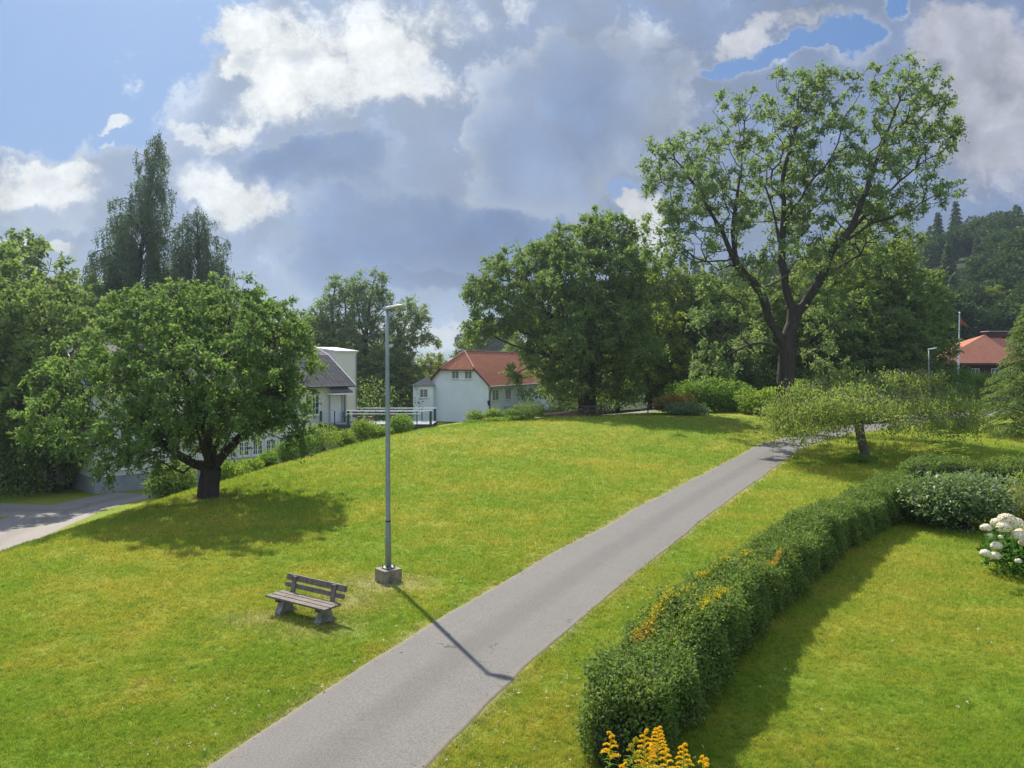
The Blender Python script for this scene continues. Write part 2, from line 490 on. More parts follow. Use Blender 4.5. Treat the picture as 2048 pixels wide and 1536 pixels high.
class MB:
    """collects polygons in world space"""
    def __init__(s):
        s.v = []; s.f = []; s.uv = []

    def poly(s, pts, uvs=None):
        i = len(s.v)
        s.v += [tuple(float(c) for c in p) for p in pts]
        s.f.append(list(range(i, i + len(pts))))
        s.uv.append(uvs if uvs else [(0, 0)] * len(pts))

    def box(s, fr, a0, a1, b0, b1, z0, z1):
        c = [fr(a, b, z) for a in (a0, a1) for b in (b0, b1) for z in (z0, z1)]
        for idx, (ua, va) in (((0, 1, 3, 2), 'bz'), ((4, 6, 7, 5), 'bz'), ((0, 4, 5, 1), 'az'), ((2, 3, 7, 6), 'az'), ((0, 2, 6, 4), 'ab'), ((1, 5, 7, 3), 'ab')):
            co = []
            for k in idx:
                A = (a0, a1)[k >> 2]; B = (b0, b1)[(k >> 1) & 1]; Z = (z0, z1)[k & 1]
                d = {'a': A, 'b': B, 'z': Z}
                co.append((d[ua], d[va]))
            s.poly([c[k] for k in idx], co)

    def prism(s, pts, h0, h1, fr):
        """outline pts (a,z) extruded along b from h0 to h1"""
        n = len(pts)
        s.poly([fr(a, h0, z) for a, z in pts], [(a, z) for a, z in pts])
        s.poly([fr(a, h1, z) for a, z in pts][::-1], [(a, z) for a, z in pts][::-1])
        for i in range(n):
            (a, z), (c, w) = pts[i], pts[(i + 1) % n]
            s.poly([fr(a, h0, z), fr(a, h1, z), fr(c, h1, w), fr(c, h0, w)], [(h0, 0), (h1, 0), (h1, 1), (h0, 1)])

    def tube(s, pts, rad, n=8, cap=True):
        P = [np.array(p, float) for p in pts]
        rad = rad if isinstance(rad, (list, tuple)) else [rad] * len(P)
        rings = []
        for i, p in enumerate(P):
            d = P[min(i + 1, len(P) - 1)] - P[max(i - 1, 0)]
            d /= np.linalg.norm(d) + 1e-9
            r = np.array((0, 0, 1.)) if abs(d[2]) < .9 else np.array((1., 0, 0))
            x = np.cross(d, r); x /= np.linalg.norm(x); y = np.cross(d, x)
            rings.append([p + rad[i] * (cos(2 * pi * k / n) * x + sin(2 * pi * k / n) * y) for k in range(n)])
        for i in range(len(rings) - 1):
            for k in range(n):
                s.poly([rings[i][k], rings[i][(k + 1) % n], rings[i + 1][(k + 1) % n], rings[i + 1][k]])
        if cap:
            s.poly(rings[0]); s.poly(rings[-1][::-1])

    def build(s, name, mt, parent=None, bevel=0, smooth=False):
        org = origin_of(parent) if parent is not None else np.zeros(3)
        me = bpy.data.meshes.new(name)
        me.from_pydata([tuple(np.array(v) - org) for v in s.v], [], s.f)
        uvl = me.uv_layers.new(name='UVMap')
        flat = [c for f in s.uv for c in f]
        for i, c in enumerate(flat): uvl.data[i].uv = c
        me.materials.append(mt)
        import bmesh
        bm = bmesh.new(); bm.from_mesh(me)
        if bevel or smooth: bmesh.ops.remove_doubles(bm, verts=bm.verts, dist=1e-4)
        bmesh.ops.recalc_face_normals(bm, faces=bm.faces)
        if bevel:
            bmesh.ops.bevel(bm, geom=[e for e in bm.edges if len(e.link_faces) == 2 and e.calc_face_angle(0) > .5], offset=bevel, segments=2, profile=.6, affect='EDGES')
        if smooth:
            for f in bm.faces: f.smooth = True
        bm.to_mesh(me); bm.free()
        if smooth:
            for e in me.edges: pass
        o = bpy.data.objects.new(name, me)
        COL.objects.link(o)
        if parent is not None: o.parent = parent
        return o


def frame(ox, oy, ax, ay):
    """returns f(a,b,z): a along (ax,ay), b to its right-hand (outward) side"""
    l = math.hypot(ax, ay); ax /= l; ay /= l
    nx, ny = ay, -ax
    return lambda a, b, z: (ox + ax * a + nx * b, oy + ay * a + ny * b, z)


# ------------------------------------------------------------------ terrain
def cp(u, v, d):
    return tuple(at(u, v, d))


ctrl = [(-60, 0, -.6), (-25, 2, -.3), (0, 2, 0), (25, 2, 0), (60, 0, 0), (-12, 9, -.05), (-5, 9, 0), (0, 9, 0), (8, 9, 0.05), (18, 10, .1), (35, 12, .2), (60, 20, .4),
        (-4.0, 14, .06), (-2.85, 17.1, 0), (-1, 12, 0), (2.7, 23, 0), (5.3, 28, 0.0), (8.5, 34, .05), (12, 40, .2), (5, 14, 0), (11.5, 22, 0), (18, 26, .1), (10, 16, 0), (26, 30, .3),
        (-9, 15, .0), (-9, 21, .0), (-11.4, 28, -.1), (-13, 20, .0), (-13.4, 27, -.1), (-5, 28, .1), (0, 30, .25), (-8, 36, -.05), (0, 40, .6), (5, 46, .9),
        cp(440, 965, 34), cp(520, 940, 40), cp(650, 905, 46), cp(750, 882, 50), cp(860, 862, 54), cp(940, 855, 55), cp(1020, 848, 56),
        cp(1100, 834, 56), cp(1185, 832, 56), cp(1300, 832, 58), cp(1500, 834, 56), cp(1600, 868, 48), cp(1680, 853, 54), cp(1830, 838, 60), cp(1950, 828, 64), cp(2048, 845, 56), cp(2048, 905, 42), cp(1728, 920, 36), cp(1850, 880, 42), cp(2300, 870, 50),
        # falling away to the drive and the buildings at the left
        (-17.5, 20, -1.3), (-17.5, 27, -1.7), (-20.5, 20, -2.5), (-20.5, 30, -2.6), (-20.5, 40, -2.8), (-27, 35, -3.0), (-27, 46, -3.1), (-22, 45, -3.0), (-17.5, 34, -1.8),
        (-17.5, 40, -2.1), (-14.8, 50, -2.3), (-17, 53, -2.9), (-11, 56, -2.5), (-12, 62, -3.0), (-8, 60, -2.2), (-5.6, 60, -.6), (-5.5, 66, -.8), (-6, 76, -1.0), (-14, 75, -2.8),
        (-35, 30, -3.2), (-40, 45, -3.4), (-30, 60, -3.4), (-50, 70, -4), (-25, 80, -3.6), (-60, 30, -4), (-15, 95, -3), (0, 88, -1.2), (6, 76, -.6), (8, 66, .5), (14, 70, .8), (24, 70, 1.0), (36, 66, 1.1), (10, 105, -1.2), (30, 95, .6),
        (45, 60, 1.3), (60, 80, 1.5), (60, 110, 2.0), (80, 60, 2.0), (-60, 110, -4), (0, 130, -2), (60, 140, 2.5), (-90, 60, -5), (100, 100, 3), (-100, 0, -3), (100, 0, 1), (0, -40, 0)]
CT = np.array(ctrl, float)


def _tps(r):
    return r * r * np.log(r + 1e-6)


_n = len(CT)
_K = _tps(np.linalg.norm(CT[:, None, :2] - CT[None, :, :2], axis=2)) + np.eye(_n) * 6.0
_P = np.c_[np.ones(_n), CT[:, :2]]
_A = np.block([[_K, _P], [_P.T, np.zeros((3, 3))]])
_S = np.linalg.solve(_A, np.r_[CT[:, 2], 0, 0, 0])

hill_u = np.array([-1500, 700, 900, 960, 1050, 1300, 1500, 1850, 2048, 2600, 4000.])
hill_h = np.array([0, 0, 0, 7, 14, 27, 32, 42, 45, 52, 34.])


def height(x, y):
    x = np.asarray(x, float); y = np.asarray(y, float)
    shp = x.shape
    xf = x.ravel(); yf = y.ravel()
    r = np.hypot(xf, yf)
    k = np.minimum(1, 135 / np.maximum(r, 1e-6))
    xc, yc = xf * k, yf * k
    z = np.empty_like(xf)
    for i in range(0, len(xf), 20000):
        q = np.c_[xc[i:i + 20000], yc[i:i + 20000]]
        d = np.linalg.norm(q[:, None, :] - CT[None, :, :2], axis=2)
        z[i:i + 20000] = _tps(d) @ _S[:_n] + _S[_n] + q @ _S[_n + 1:]
    z = np.clip(z, -5, 4)
    w = np.clip((r - 95) / 60, 0, 1); w = w * w * (3 - 2 * w)
    z = z * (1 - w) + (-1.5) * w
    yy_ = np.maximum(yf, 1e-3)
    u = np.where(yf > 0, 1024 + F * xf / yy_, np.where(xf > 0, 4000, -1500))
    H = np.interp(np.clip(u, -1500, 4000), hill_u, hill_h)
    t_ = np.clip((r - 120) / 190, 0, 1); t_ = t_ * t_ * (3 - 2 * t_)
    z = z + H * t_ + .02 * np.sin(xf * .9) * np.sin(yf * .7)
    return z.reshape(shp)


def hz(x, y):
    return float(height(np.array([x]), np.array([y]))[0])


def gp(u, v, d0=5, d1=120):
    """where the sight line through a pixel meets the ground"""
    ds = np.linspace(d0, d1, 1600)
    pts = np.array([at(u, v, d) for d in ds[::8]])
    dirv = at(u, v, 1.0) - np.array([0, 0, CAMZ])
    X = dirv[0] * ds; Z = CAMZ + dirv[2] * ds
    g = height(X, ds)
    i = np.argmax(Z <= g)
    return np.array((X[i], ds[i], g[i]))


# path centre line and half width: from its two edges in the plane z = 0
def flat(u, v, z=0.0):
    dv = at(u, v, 1.0) - np.array([0, 0, CAMZ])
    k = (z - CAMZ) / dv[2]
    return dv[:2] * k


pl = [flat(u, v) for u, v in ((420, 1536), (640, 1380), (760, 1300), (940, 1187), (1080, 1110), (1200, 1050), (1300, 998), (1400, 951))]
pr = [flat(u, v) for u, v in ((850, 1536), (970, 1432), (1060, 1350), (1178, 1250), (1265, 1170), (1345, 1100), (1420, 1035), (1505, 972))]
pl += [gp(1465, 915)[:2], gp(1520, 886)[:2], gp(1570, 872)[:2]]
pr += [gp(1560, 935)[:2], gp(1600, 905)[:2], gp(1650, 885)[:2]]


def resample(pts, n):
    P = np.array(pts, float)
    Q = [P[0] * 2 - P[1]] + list(P) + [P[-1] * 2 - P[-2]]
    res = []
    for i in range(1, len(Q) - 2):
        for t_ in np.linspace(0, 1, 12, endpoint=False):
            p0, p1, p2, p3 = Q[i - 1], Q[i], Q[i + 1], Q[i + 2]
            res.append(.5 * (2 * p1 + (p2 - p0) * t_ + (2 * p0 - 5 * p1 + 4 * p2 - p3) * t_ ** 2 + (3 * p1 - p0 - 3 * p2 + p3) * t_ ** 3))
    res.append(P[-1])
    res = np.array(res)
    s = np.r_[0, np.cumsum(np.linalg.norm(np.diff(res, axis=0), axis=1))]
    return np.array([np.interp(np.linspace(0, s[-1], n), s, res[:, k]) for k in range(res.shape[1])]).T


# centre line: medial positions, constant width
cl = [(a + b) / 2 for a, b in zip(pl, pr)]
cl = [cl[0] + (cl[0] - cl[1]) * 2.2] + cl
cl += [np.array(gp(1665, 862)[:2]) + (1.5, 1), np.array(gp(1760, 850)[:2]), np.array(gp(1880, 835)[:2]), np.array((48, 66.)), np.array((70, 70.))]
PATH = resample(cl, 420)
PHW = 1.25
print('path', [tuple(np.round(c, 1)) for c in cl])
DRIVE = resample([(-19.2, 8), (-20.6, 18), (-21.5, 27), (-23.2, 35), (-24.5, 41), (-23.0, 46.5)], 120)
DRIVE2 = resample([(-24.3, 41), (-29, 41.5), (-36, 43), (-50, 46)], 60)
FARPATH = resample([(30, 78), (20, 74), (11, 66), (4, 63), (-4, 65), (-9, 73)], 100)


def dist_to(P, x, y):
    q = np.c_[np.ravel(x), np.ravel(y)]
    best = np.full(len(q), 1e9)
    for i in range(0, len(q), 20000):
        d = np.linalg.norm(q[i:i + 20000, None, :] - P[None, ::2, :2], axis=2)
        best[i:i + 20000] = d.min(1)
    return best.reshape(np.shape(x))


def spaced(a, b, segs):
    out_ = [a]
    for lim, st in segs:
        while out_[-1] < lim - 1e-6: out_.append(out_[-1] + st)
    return np.array(out_)


gx = spaced(-4000, 0, [(-1000, 500), (-400, 100), (-150, 25), (-60, 6), (-30, 1.2), (-16, .5), (14, .3), (34, .6), (60, 1.5), (150, 6), (500, 25), (1000, 100), (4000, 500)])
gy = spaced(-300, 0, [(-50, 50), (0, 10), (6, 1), (28, .3), (70, .6), (110, 1.6), (200, 6), (500, 25), (1000, 100), (5000, 500)])
GX, GY = np.meshgrid(gx, gy)
GZ = height(GX, GY)
nx, ny = len(gx), len(gy)
idx = np.arange(nx * ny).reshape(ny, nx)
faces = np.stack([idx[:-1, :-1], idx[:-1, 1:], idx[1:, 1:], idx[1:, :-1]], -1).reshape(-1, 4)


def grass_colour(t, worn, under=1.0):
    g = t.node('ShaderNodeNewGeometry').outputs['Position']
    n1 = t.noise(g, .16, 5, .6)
    n2 = t.noise(g, .75, 6, .65)
    n3 = t.noise(g, 9, 5, .7)
    lush = (.235, .370, .031)
    dry = (.40, .425, .050)
    brown = (.34, .29, .07)
    f = t.smooth(t.m('ADD', t.m('MULTIPLY', n1, .6), t.m('MULTIPLY', n2, .45)), .42, .68)
    c = t.mix(f, lush, dry)
    c = t.mix(t.m('MULTIPLY', t.smooth(n2, .60, .78), .55), c, brown)
    n4 = t.noise(g, 3.2, 5, .7)
    c = t.mix(t.smooth(n3, .48, .66), c, t.mix(1.0, c, (.50, .66, .6), 'MULTIPLY'))
    c = t.mix(t.m('MULTIPLY', t.smooth(n4, .50, .70), .8), c, t.mix(1.0, c, (1.25, 1.10, 1.0), 'MULTIPLY'))
    c = t.mix(1, c, (under, under * .92, under * 1.1), 'MULTIPLY')
    c = t.mix(t.m('MULTIPLY', worn, t.smooth(n3, .25, .6)), c, (.30, .235, .12))
    return c, n3


mg, t, p = mat('lawn_grass')
worn = t.node('ShaderNodeAttribute', attribute_name='worn').outputs['Fac']
c, n3 = grass_colour(t, worn, .62)  # ground colour darkened, standing in for the shade among the blades
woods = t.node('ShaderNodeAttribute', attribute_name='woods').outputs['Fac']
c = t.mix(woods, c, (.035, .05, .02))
t.put(p.inputs['Base Color'], c)
p.inputs['Roughness'].default_value = .9
p.inputs['Specular IOR Level'].default_value = .1
bn = t.node('ShaderNodeBump'); bn.inputs['Strength'].default_value = .9; bn.inputs['Distance'].default_value = .05
t.l.new(t.noise(t.node('ShaderNodeNewGeometry').outputs['Position'], 14, 6, .7), bn.inputs['Height'])
t.l.new(bn.outputs[0], p.inputs['Normal'])
M['lawn'] = mg


def worn_at(x, y):
    d = np.abs(dist_to(PATH, x, y) - PHW)
    edge = np.clip(1 - d / .30, 0, 1) * (0.55 + .45 * np.sin(x * 2.1 + 1) * np.sin(y * 1.3 + .7))
    w = edge.copy()
    for (cx, cy, rx, ry, am) in ((-2.9, 16.9, 1.2, .9, .8), (-3.7, 14.1, 1.1, .8, .5), (-4.9, 14.5, .9, .6, .6), (-3.4, 15.6, 1.0, .9, .6), (-11.4, 28, 1.3, 1.0, .7), (24, 43, 3.2, .7, .9)):
        w = np.maximum(w, am * np.clip(1.25 - np.hypot((x - cx) / rx, (y - cy) / ry), 0, 1))
    return np.clip(w, 0, 1)


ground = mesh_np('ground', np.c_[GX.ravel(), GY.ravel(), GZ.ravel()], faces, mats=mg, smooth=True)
tag(ground, 'sloping green and yellowish mown lawn running up to the trees', kind='structure')
at_ = ground.data.attributes.new('worn', 'FLOAT', 'POINT')
near = (np.abs(GX) < 40) & (GY > 0) & (GY < 70)
wv = np.zeros(GX.shape)
wv[near] = worn_at(GX[near], GY[near])
at_.data.foreach_set('value', wv.ravel().astype(np.float32))


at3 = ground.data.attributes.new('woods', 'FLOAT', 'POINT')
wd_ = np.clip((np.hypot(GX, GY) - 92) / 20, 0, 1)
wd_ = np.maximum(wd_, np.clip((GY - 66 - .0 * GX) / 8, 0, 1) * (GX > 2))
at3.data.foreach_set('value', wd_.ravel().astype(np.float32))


# ------------------------------------------------------------------ paved surfaces
def strip(name, P, hw, mt, label, lift=.02, nacross=9, ragged=.032, seed=1, taper=False):
    r_ = np.random.default_rng(seed)
    P = np.asarray(P)
    T = np.gradient(P, axis=0); T /= np.linalg.norm(T, axis=1)[:, None]
    N = np.c_[T[:, 1], -T[:, 0]]
    def wob():
        k = r_.normal(size=len(P)); f = np.convolve(k, np.ones(3) / 3, 'same'); g = np.convolve(r_.normal(size=len(P)), np.ones(14) / 14, 'same')
        return ragged * (f * .8 + g * 3.0)
    a, b = -hw + wob(), hw + wob()
    w = np.r_[0, .012, np.linspace(.03, .97, nacross), .988, 1]
    off = a[:, None] * (1 - w) + b[:, None] * w
    X = P[:, 0][:, None] + N[:, 0][:, None] * off
    Y = P[:, 1][:, None] + N[:, 1][:, None] * off
    Z = height(X, Y) + lift
    Z[:, 0] -= lift + .03; Z[:, -1] -= lift + .03
    n, m_ = X.shape
    ix = np.arange(n * m_).reshape(n, m_)
    fc = np.stack([ix[:-1, :-1], ix[:-1, 1:], ix[1:, 1:], ix[1:, :-1]], -1).reshape(-1, 4)
    o = mesh_np(name, np.c_[X.ravel(), Y.ravel(), Z.ravel()], fc, mats=mt, smooth=True)
    at2 = o.data.attributes.new('across', 'FLOAT', 'POINT')
    at2.data.foreach_set('value', np.broadcast_to(w, X.shape).ravel().astype(np.float32))
    return tag(o, label, kind='structure')


def asphalt(name, base, warm=(1, 1, 1)):
    m, t, p = mat(name)
    g = t.node('ShaderNodeNewGeometry').outputs['Position']
    n1 = t.noise(g, .35, 7, .68)
    n2 = t.noise(g, 45, 5, .85)
    n3 = t.noise(g, 2.2, 6, .65)
    ac = t.node('ShaderNodeAttribute', attribute_name='across').outputs['Fac']
    lo = tuple(base * k * .78 for k in warm); hi = tuple(base * k * 1.2 for k in warm)
    c = t.mix(t.m('ADD', t.m('MULTIPLY', n1, .5), t.m('MULTIPLY', n3, .5)), lo, hi)
    c = t.mix(t.smooth(n2, .40, .62), t.mix(1, c, (.66, .66, .66), 'MULTIPLY'), t.mix(1, c, (1.25, 1.25, 1.25), 'MULTIPLY'))
    # worn darker middle strip between the wheel tracks
    mid = t.m('MULTIPLY', t.smooth(ac, .30, .46), t.smooth(ac, .70, .54))
    c = t.mix(t.m('MULTIPLY', mid, t.m('MULTIPLY', n1, 1.0)), c, t.mix(1, c, (.66, .65, .65), 'MULTIPLY'))
    # dusty edges
    ed = t.m('MAXIMUM', t.smooth(ac, .07, .0), t.smooth(ac, .93, 1.0))
    c = t.mix(t.m('MULTIPLY', ed, n3), c, (.20, .16, .10))
    vor = t.node('ShaderNodeTexVoronoi', feature='DISTANCE_TO_EDGE')
    wv_ = t.vm('ADD', g, t.vm('SCALE', t.noise(g, 1.3, 4, .6, col=True), scale=1.2))
    t.l.new(wv_, vor.inputs['Vector']); vor.inputs['Scale'].default_value = .22
    crack = t.m('MULTIPLY', t.smooth(vor.outputs['Distance'], .006, .001), t.smooth(n3, .52, .60))
    c = t.mix(t.m('MULTIPLY', crack, .7), c, (.03, .03, .03))
    t.put(p.inputs['Base Color'], c)
    p.inputs['Roughness'].default_value = .85
    bn = t.node('ShaderNodeBump'); bn.inputs['Strength'].default_value = .5; bn.inputs['Distance'].default_value = .006
    t.l.new(n2, bn.inputs['Height']); t.l.new(bn.outputs[0], p.inputs['Normal'])
    return m


M['asphalt'] = asphalt('grey_asphalt', .130, (1.07, 1.0, .91))
M['asphalt_drive'] = asphalt('pale_drive_asphalt', .20, (1.14, 1.0, .86))
strip('path', PATH, PHW, M['asphalt'], 'grey asphalt footpath curving up through the lawn', seed=3, ragged=.02)
strip('driveway', DRIVE, 2.3, M['asphalt_drive'], 'pale asphalt drive at the foot of the lawn on the left', lift=.03, seed=4)
strip('driveway_branch', DRIVE2, 1.7, M['asphalt_drive'], 'shaded branch of the drive running under the dark trees', lift=.045, seed=5)
strip('gravel_path', FARPATH, 1.1, M['asphalt_drive'], 'pale gravel path beyond the picnic tables', lift=.02, seed=6)

# far blue ridge
mm, t, p = mat('distant_forest')
t.put(p.inputs['Base Color'], t.mix(t.noise(t.node('ShaderNodeTexCoord').outputs['Object'], .01, 6, .7), (.020, .045, .06), (.035, .065, .075)))
p.inputs['Roughness'].default_value = 1
V = []; fcs = []
us = np.linspace(300, 1500, 90)
prof = np.interp(us, [300, 700, 840, 880, 930, 1000, 1200, 1500], [728, 722, 713, 705, 697, 690, 690, 700])
for i, (u, v) in enumerate(zip(us, prof)):
    v += 1.2 * sin(i * .9) + .8 * sin(i * 2.3)
    top = at(u, v, 3000)
    V += [(top[0] * .93, 2600, -30), tuple(top), (top[0] * 1.2, 3700, -30)]
for i in range(len(us) - 1):
    for k in (0, 1):
        fcs.append((3 * i + k, 3 * i + 3 + k, 3 * i + 4 + k, 3 * i + 1 + k))
tag(mesh_np('hills', V, fcs, mats=mm, smooth=True), 'distant blue forested ridge on the horizon', kind='structure')


# ------------------------------------------------------------------ foliage
def unit(a):
    return a / (np.linalg.norm(a, axis=-1, keepdims=True) + 1e-9)


def leaf_arrays(C, D, N, L, Wd, bend=.15):
    """diamond leaves: base C, axis D, normal N, length L, width W (arrays)"""
    n = len(C)
    D = unit(D); S = unit(np.cross(D, N)); Nn = np.cross(S, D)
    L = np.broadcast_to(L, n)[:, None]; Wd = np.broadcast_to(Wd, n)[:, None]
    mid = C + D * L * .45
    V = np.stack([C, mid + S * Wd * .5 + Nn * L * bend * .3, C + D * L - Nn * L * bend, mid - S * Wd * .5 + Nn * L * bend * .3], 1)
    return V.reshape(-1, 3)


def quad_faces(n):
    return np.arange(n * 4, dtype=np.int32).reshape(n, 4)


def leaves_obj(name, V, mt, parent=None, local=False):
    return mesh_np(name, V, quad_faces(len(V) // 4), mats=mt, parent=parent, local=local)


def in_lobes(lobes, n, r_, shell=.55):
    """lobes (cx,cy,cz,rx,ry,rz); points biased to their shells"""
    L = np.array(lobes, float)
    w = L[:, 3] * L[:, 4] * L[:, 5]; w = w ** .8; w /= w.sum()
    k = r_.choice(len(L), n, p=w)
    d = unit(r_.normal(size=(n, 3)))
    rad = np.where(r_.random(n) < shell, r_.uniform(.78, 1.0, n), r_.random(n) ** .45)
    return L[k, :3] + d * rad[:, None] * L[k, 3:6], k


def grow(limbs, pts, r_, pathk=.35, step=.9, wig=.12, up=.0):
    """limbs: polylines (first from the root). Joins every point of pts to the growing tree."""
    pos = []; par = []; plen = []
    for li, pl_ in enumerate(limbs):
        P = np.array(pl_, float)
        L = np.linalg.norm(np.diff(P, axis=0), axis=1).sum()
        Q = resample(P, max(3, int(L / step) + 1)) if len(P) > 2 else np.linspace(P[0], P[1], max(2, int(L / step) + 1))
        if li == 0:
            prev = -1; s0 = 0; start = 0
        else:
            dd = np.linalg.norm(np.array(pos) - Q[0], axis=1); prev = int(dd.argmin()); start = 1
        for q in Q[start:]:
            if prev >= 0: q = q + r_.normal(size=3) * wig * .35
            plen.append(0 if prev < 0 else plen[prev] + np.linalg.norm(q - pos[prev]))
            pos.append(np.array(q)); par.append(prev); prev = len(pos) - 1
    nl = len(pos)
    root = pos[0]
    low = np.array(limbs[0][-1])
    order = np.argsort(np.linalg.norm(pts - low, axis=1))
    cap = nl + len(pts) * 12 + 10
    PA = np.zeros((cap, 3)); PA[:nl] = pos; PL = np.zeros(cap); PL[:nl] = plen
    PR = -np.ones(cap, int); PR[:nl] = par
    n = nl
    # lowest trunk nodes do not sprout
    allow = np.ones(cap, bool)
    tl = PA[:nl, 2] < root[2] + .55 * (low[2] - root[2]); allow[:nl] = ~tl
    tips = []
    for i in order:
        p_ = pts[i]
        d = p_ - PA[:n]
        dl = np.linalg.norm(d, axis=1)
        cost = dl + pathk * PL[:n] + np.where(d[:, 2] < 0, -d[:, 2] * up, 0) + np.where(allow[:n], 0, 1e6)
        j = int(cost.argmin()); D = dl[j]
        k = max(1, int(D / step + .5))
        # leave the parent roughly along its own direction
        pd = PA[j] - PA[PR[j]] if PR[j] >= 0 else np.array((0, 0, 1.))
        pd = pd / (np.linalg.norm(pd) + 1e-9)
        c1 = PA[j] + pd * D * .3
        prev = j
        for s in range(1, k + 1):
            t_ = s / k
            q = (1 - t_) ** 2 * PA[j] + 2 * t_ * (1 - t_) * c1 + t_ * t_ * p_
            if s < k: q = q + r_.normal(size=3) * wig * min(1, D / 2)
            PA[n] = q; PR[n] = prev; PL[n] = PL[prev] + np.linalg.norm(q - PA[prev]); prev = n; n += 1
        tips.append(prev)
    PA = PA[:n]; PR = PR[:n]
    nch = np.zeros(n, int)
    cnt = np.zeros(n)
    for i in range(n):
        if PR[i] >= 0: nch[PR[i]] += 1
    term = nch == 0
    cnt[term] = 1
    for i in range(n - 1, 0, -1):
        if PR[i] >= 0: cnt[PR[i]] += cnt[i]
    return PA, PR, cnt, term


def tubes(PA, PR, rad, rmin=0.0):
    """all the branches as tapered tubes"""
    e = np.where((PR >= 0) & (np.maximum(rad, rad[np.maximum(PR, 0)]) > rmin))[0]
    Vs = []; Fs = []; off = 0
    for ns, sel in ((9, rad[e] > .09), (5, (rad[e] <= .09) & (rad[e] > .03)), (3, rad[e] <= .03)):
        k = e[sel]
        if not len(k): continue
        a = PA[PR[k]]; b = PA[k]
        ra = np.minimum(rad[PR[k]], rad[k] * 1.6 + .01); rb = rad[k]
        d = unit(b - a)
        a = a - d * ra[:, None] * .25
        # ring planes shared between neighbouring segments
        gpar = PR[PR[k]]; gp_ = np.where(gpar < 0, PR[k], gpar)
        da = unit(PA[PR[k]] - PA[gp_] + (gpar < 0)[:, None] * d + d * .8)
        db = d
        def ring(c, dd, rr):
            ref = np.where(np.abs(dd[:, 2:3]) < .9, np.array([[0, 0, 1.]]), np.array([[1., 0, 0]]))
            x = unit(np.cross(dd, ref)); y = np.cross(dd, x)
            th = 2 * pi * np.arange(ns) / ns
            return c[:, None] + rr[:, None, None] * (np.cos(th)[None, :, None] * x[:, None] + np.sin(th)[None, :, None] * y[:, None])
        ref = np.where(np.abs(d[:, 2:3]) < .9, np.array([[0, 0, 1.]]), np.array([[1., 0, 0]]))
        A = ring(a, d, ra); B = ring(b, d, rb)
        m_ = len(k)
        Vs.append(np.concatenate([A, B], 1).reshape(-1, 3))
        base = off + np.arange(m_)[:, None] * (2 * ns)
        i0 = np.arange(ns)[None]; i1 = (i0 + 1) % ns
        Fs.append(np.stack([base + i0, base + i1, base + ns + i1, base + ns + i0], -1).reshape(-1, 4))
        off += m_ * 2 * ns
    return np.concatenate(Vs), np.concatenate(Fs)


def clump_leaves(tipP, tipD, r_, twigs=5, per=8, tl=.55, L=.2, Wd=.09, droop=.25, upn=.6, spread=1.0):
    n = len(tipP)
    T = np.repeat(tipP, twigs, 0); D = np.repeat(tipD, twigs, 0)
    D = unit(unit(D) * .7 + r_.normal(size=D.shape) * .75 * spread + np.array([0, 0, .1]))
    ln = tl * r_.uniform(.45, 1.15, len(T))
    C = np.repeat(T, per, 0); DD = np.repeat(D, per, 0); LL = np.repeat(ln, per)
    f = np.tile(np.linspace(.1, 1, per), len(T)) * r_.uniform(.85, 1.1, len(C))
    C = C + DD * (LL * f)[:, None] - np.array([0, 0, 1.]) * (droop * LL * f * f)[:, None]
    C += r_.normal(size=C.shape) * L * .22
    ax = unit(DD * .55 + r_.normal(size=C.shape) * .8 - np.array([0, 0, droop]))
    N = unit(r_.normal(size=C.shape) * .8 + np.array([0, 0, upn]))
    return leaf_arrays(C, ax, N, L * r_.uniform(.65, 1.2, len(C)), Wd * r_.uniform(.7, 1.2, len(C)))


def make_tree(name, limbs, lobes, label, cat='tree', npts=700, group=None, seed=1, leaf='leaf_wood', bark='bark', trunk_r=.35, tip_r=.012, pw=.48,
              twigs=5, per=8, tl=.55, L=.2, Wd=.09, droop=.25, upn=.6, pathk=.35, inner=.25, rmin=0.0, step=.9, wig=.12, flare=1.2, shell=.55, spray=.12):
    r_ = np.random.default_rng(seed)
    base = np.array(limbs[0][0], float)
    root = thing(name, base, label, cat, group)
    pts, kk = in_lobes(lobes, npts, r_, shell)
    La = np.array(lobes, float)[:, :3]
    out_of = r_.random(npts) < spray
    pts = np.where(out_of[:, None], La[kk] + (pts - La[kk]) * r_.uniform(1.1, 1.45, (npts, 1)) + np.array([0, 0, .15]), pts)
    PA, PR, cnt, term = grow(limbs, pts, r_, pathk=pathk, step=step, wig=wig)
    rad = tip_r * cnt ** pw
    k = trunk_r / rad[0]
    # scale thick wood to the asked trunk radius, leave the twigs fine
    rad = rad * (1 + (k - 1) * np.clip(np.log(cnt + 1) / np.log(cnt[0] + 1), 0, 1) ** 1.5)
    h = PA[:, 2] - base[2]
    nl = PR < 0
    fl = np.exp(-np.clip(h, 0, 9) / (trunk_r * 1.3)) * (rad > trunk_r * .6)
    rad = rad * (1 + (flare - 1) * fl)
    PA[0, 2] -= .3
    V, Fc = tubes(PA, PR, rad, rmin)
    mesh_np('trunk', V, Fc, mats=M[bark], parent=root, smooth=True)
    T = np.where(term)[0]
    D = unit(PA[T] - PA[np.maximum(PR[T], 0)])
    tp = PA[T]
    if inner > 0:
        mid = np.where((~term) & (cnt < 4) & (r_.random(len(cnt)) < inner))[0]
        tp = np.r_[tp, PA[mid]]; D = np.r_[D, unit(PA[mid] - PA[np.maximum(PR[mid], 0)])]
    LV = clump_leaves(tp, D, r_, twigs, per, tl, L, Wd, droop, upn)
    leaves_obj('crown', LV, M[leaf], root)
    return root


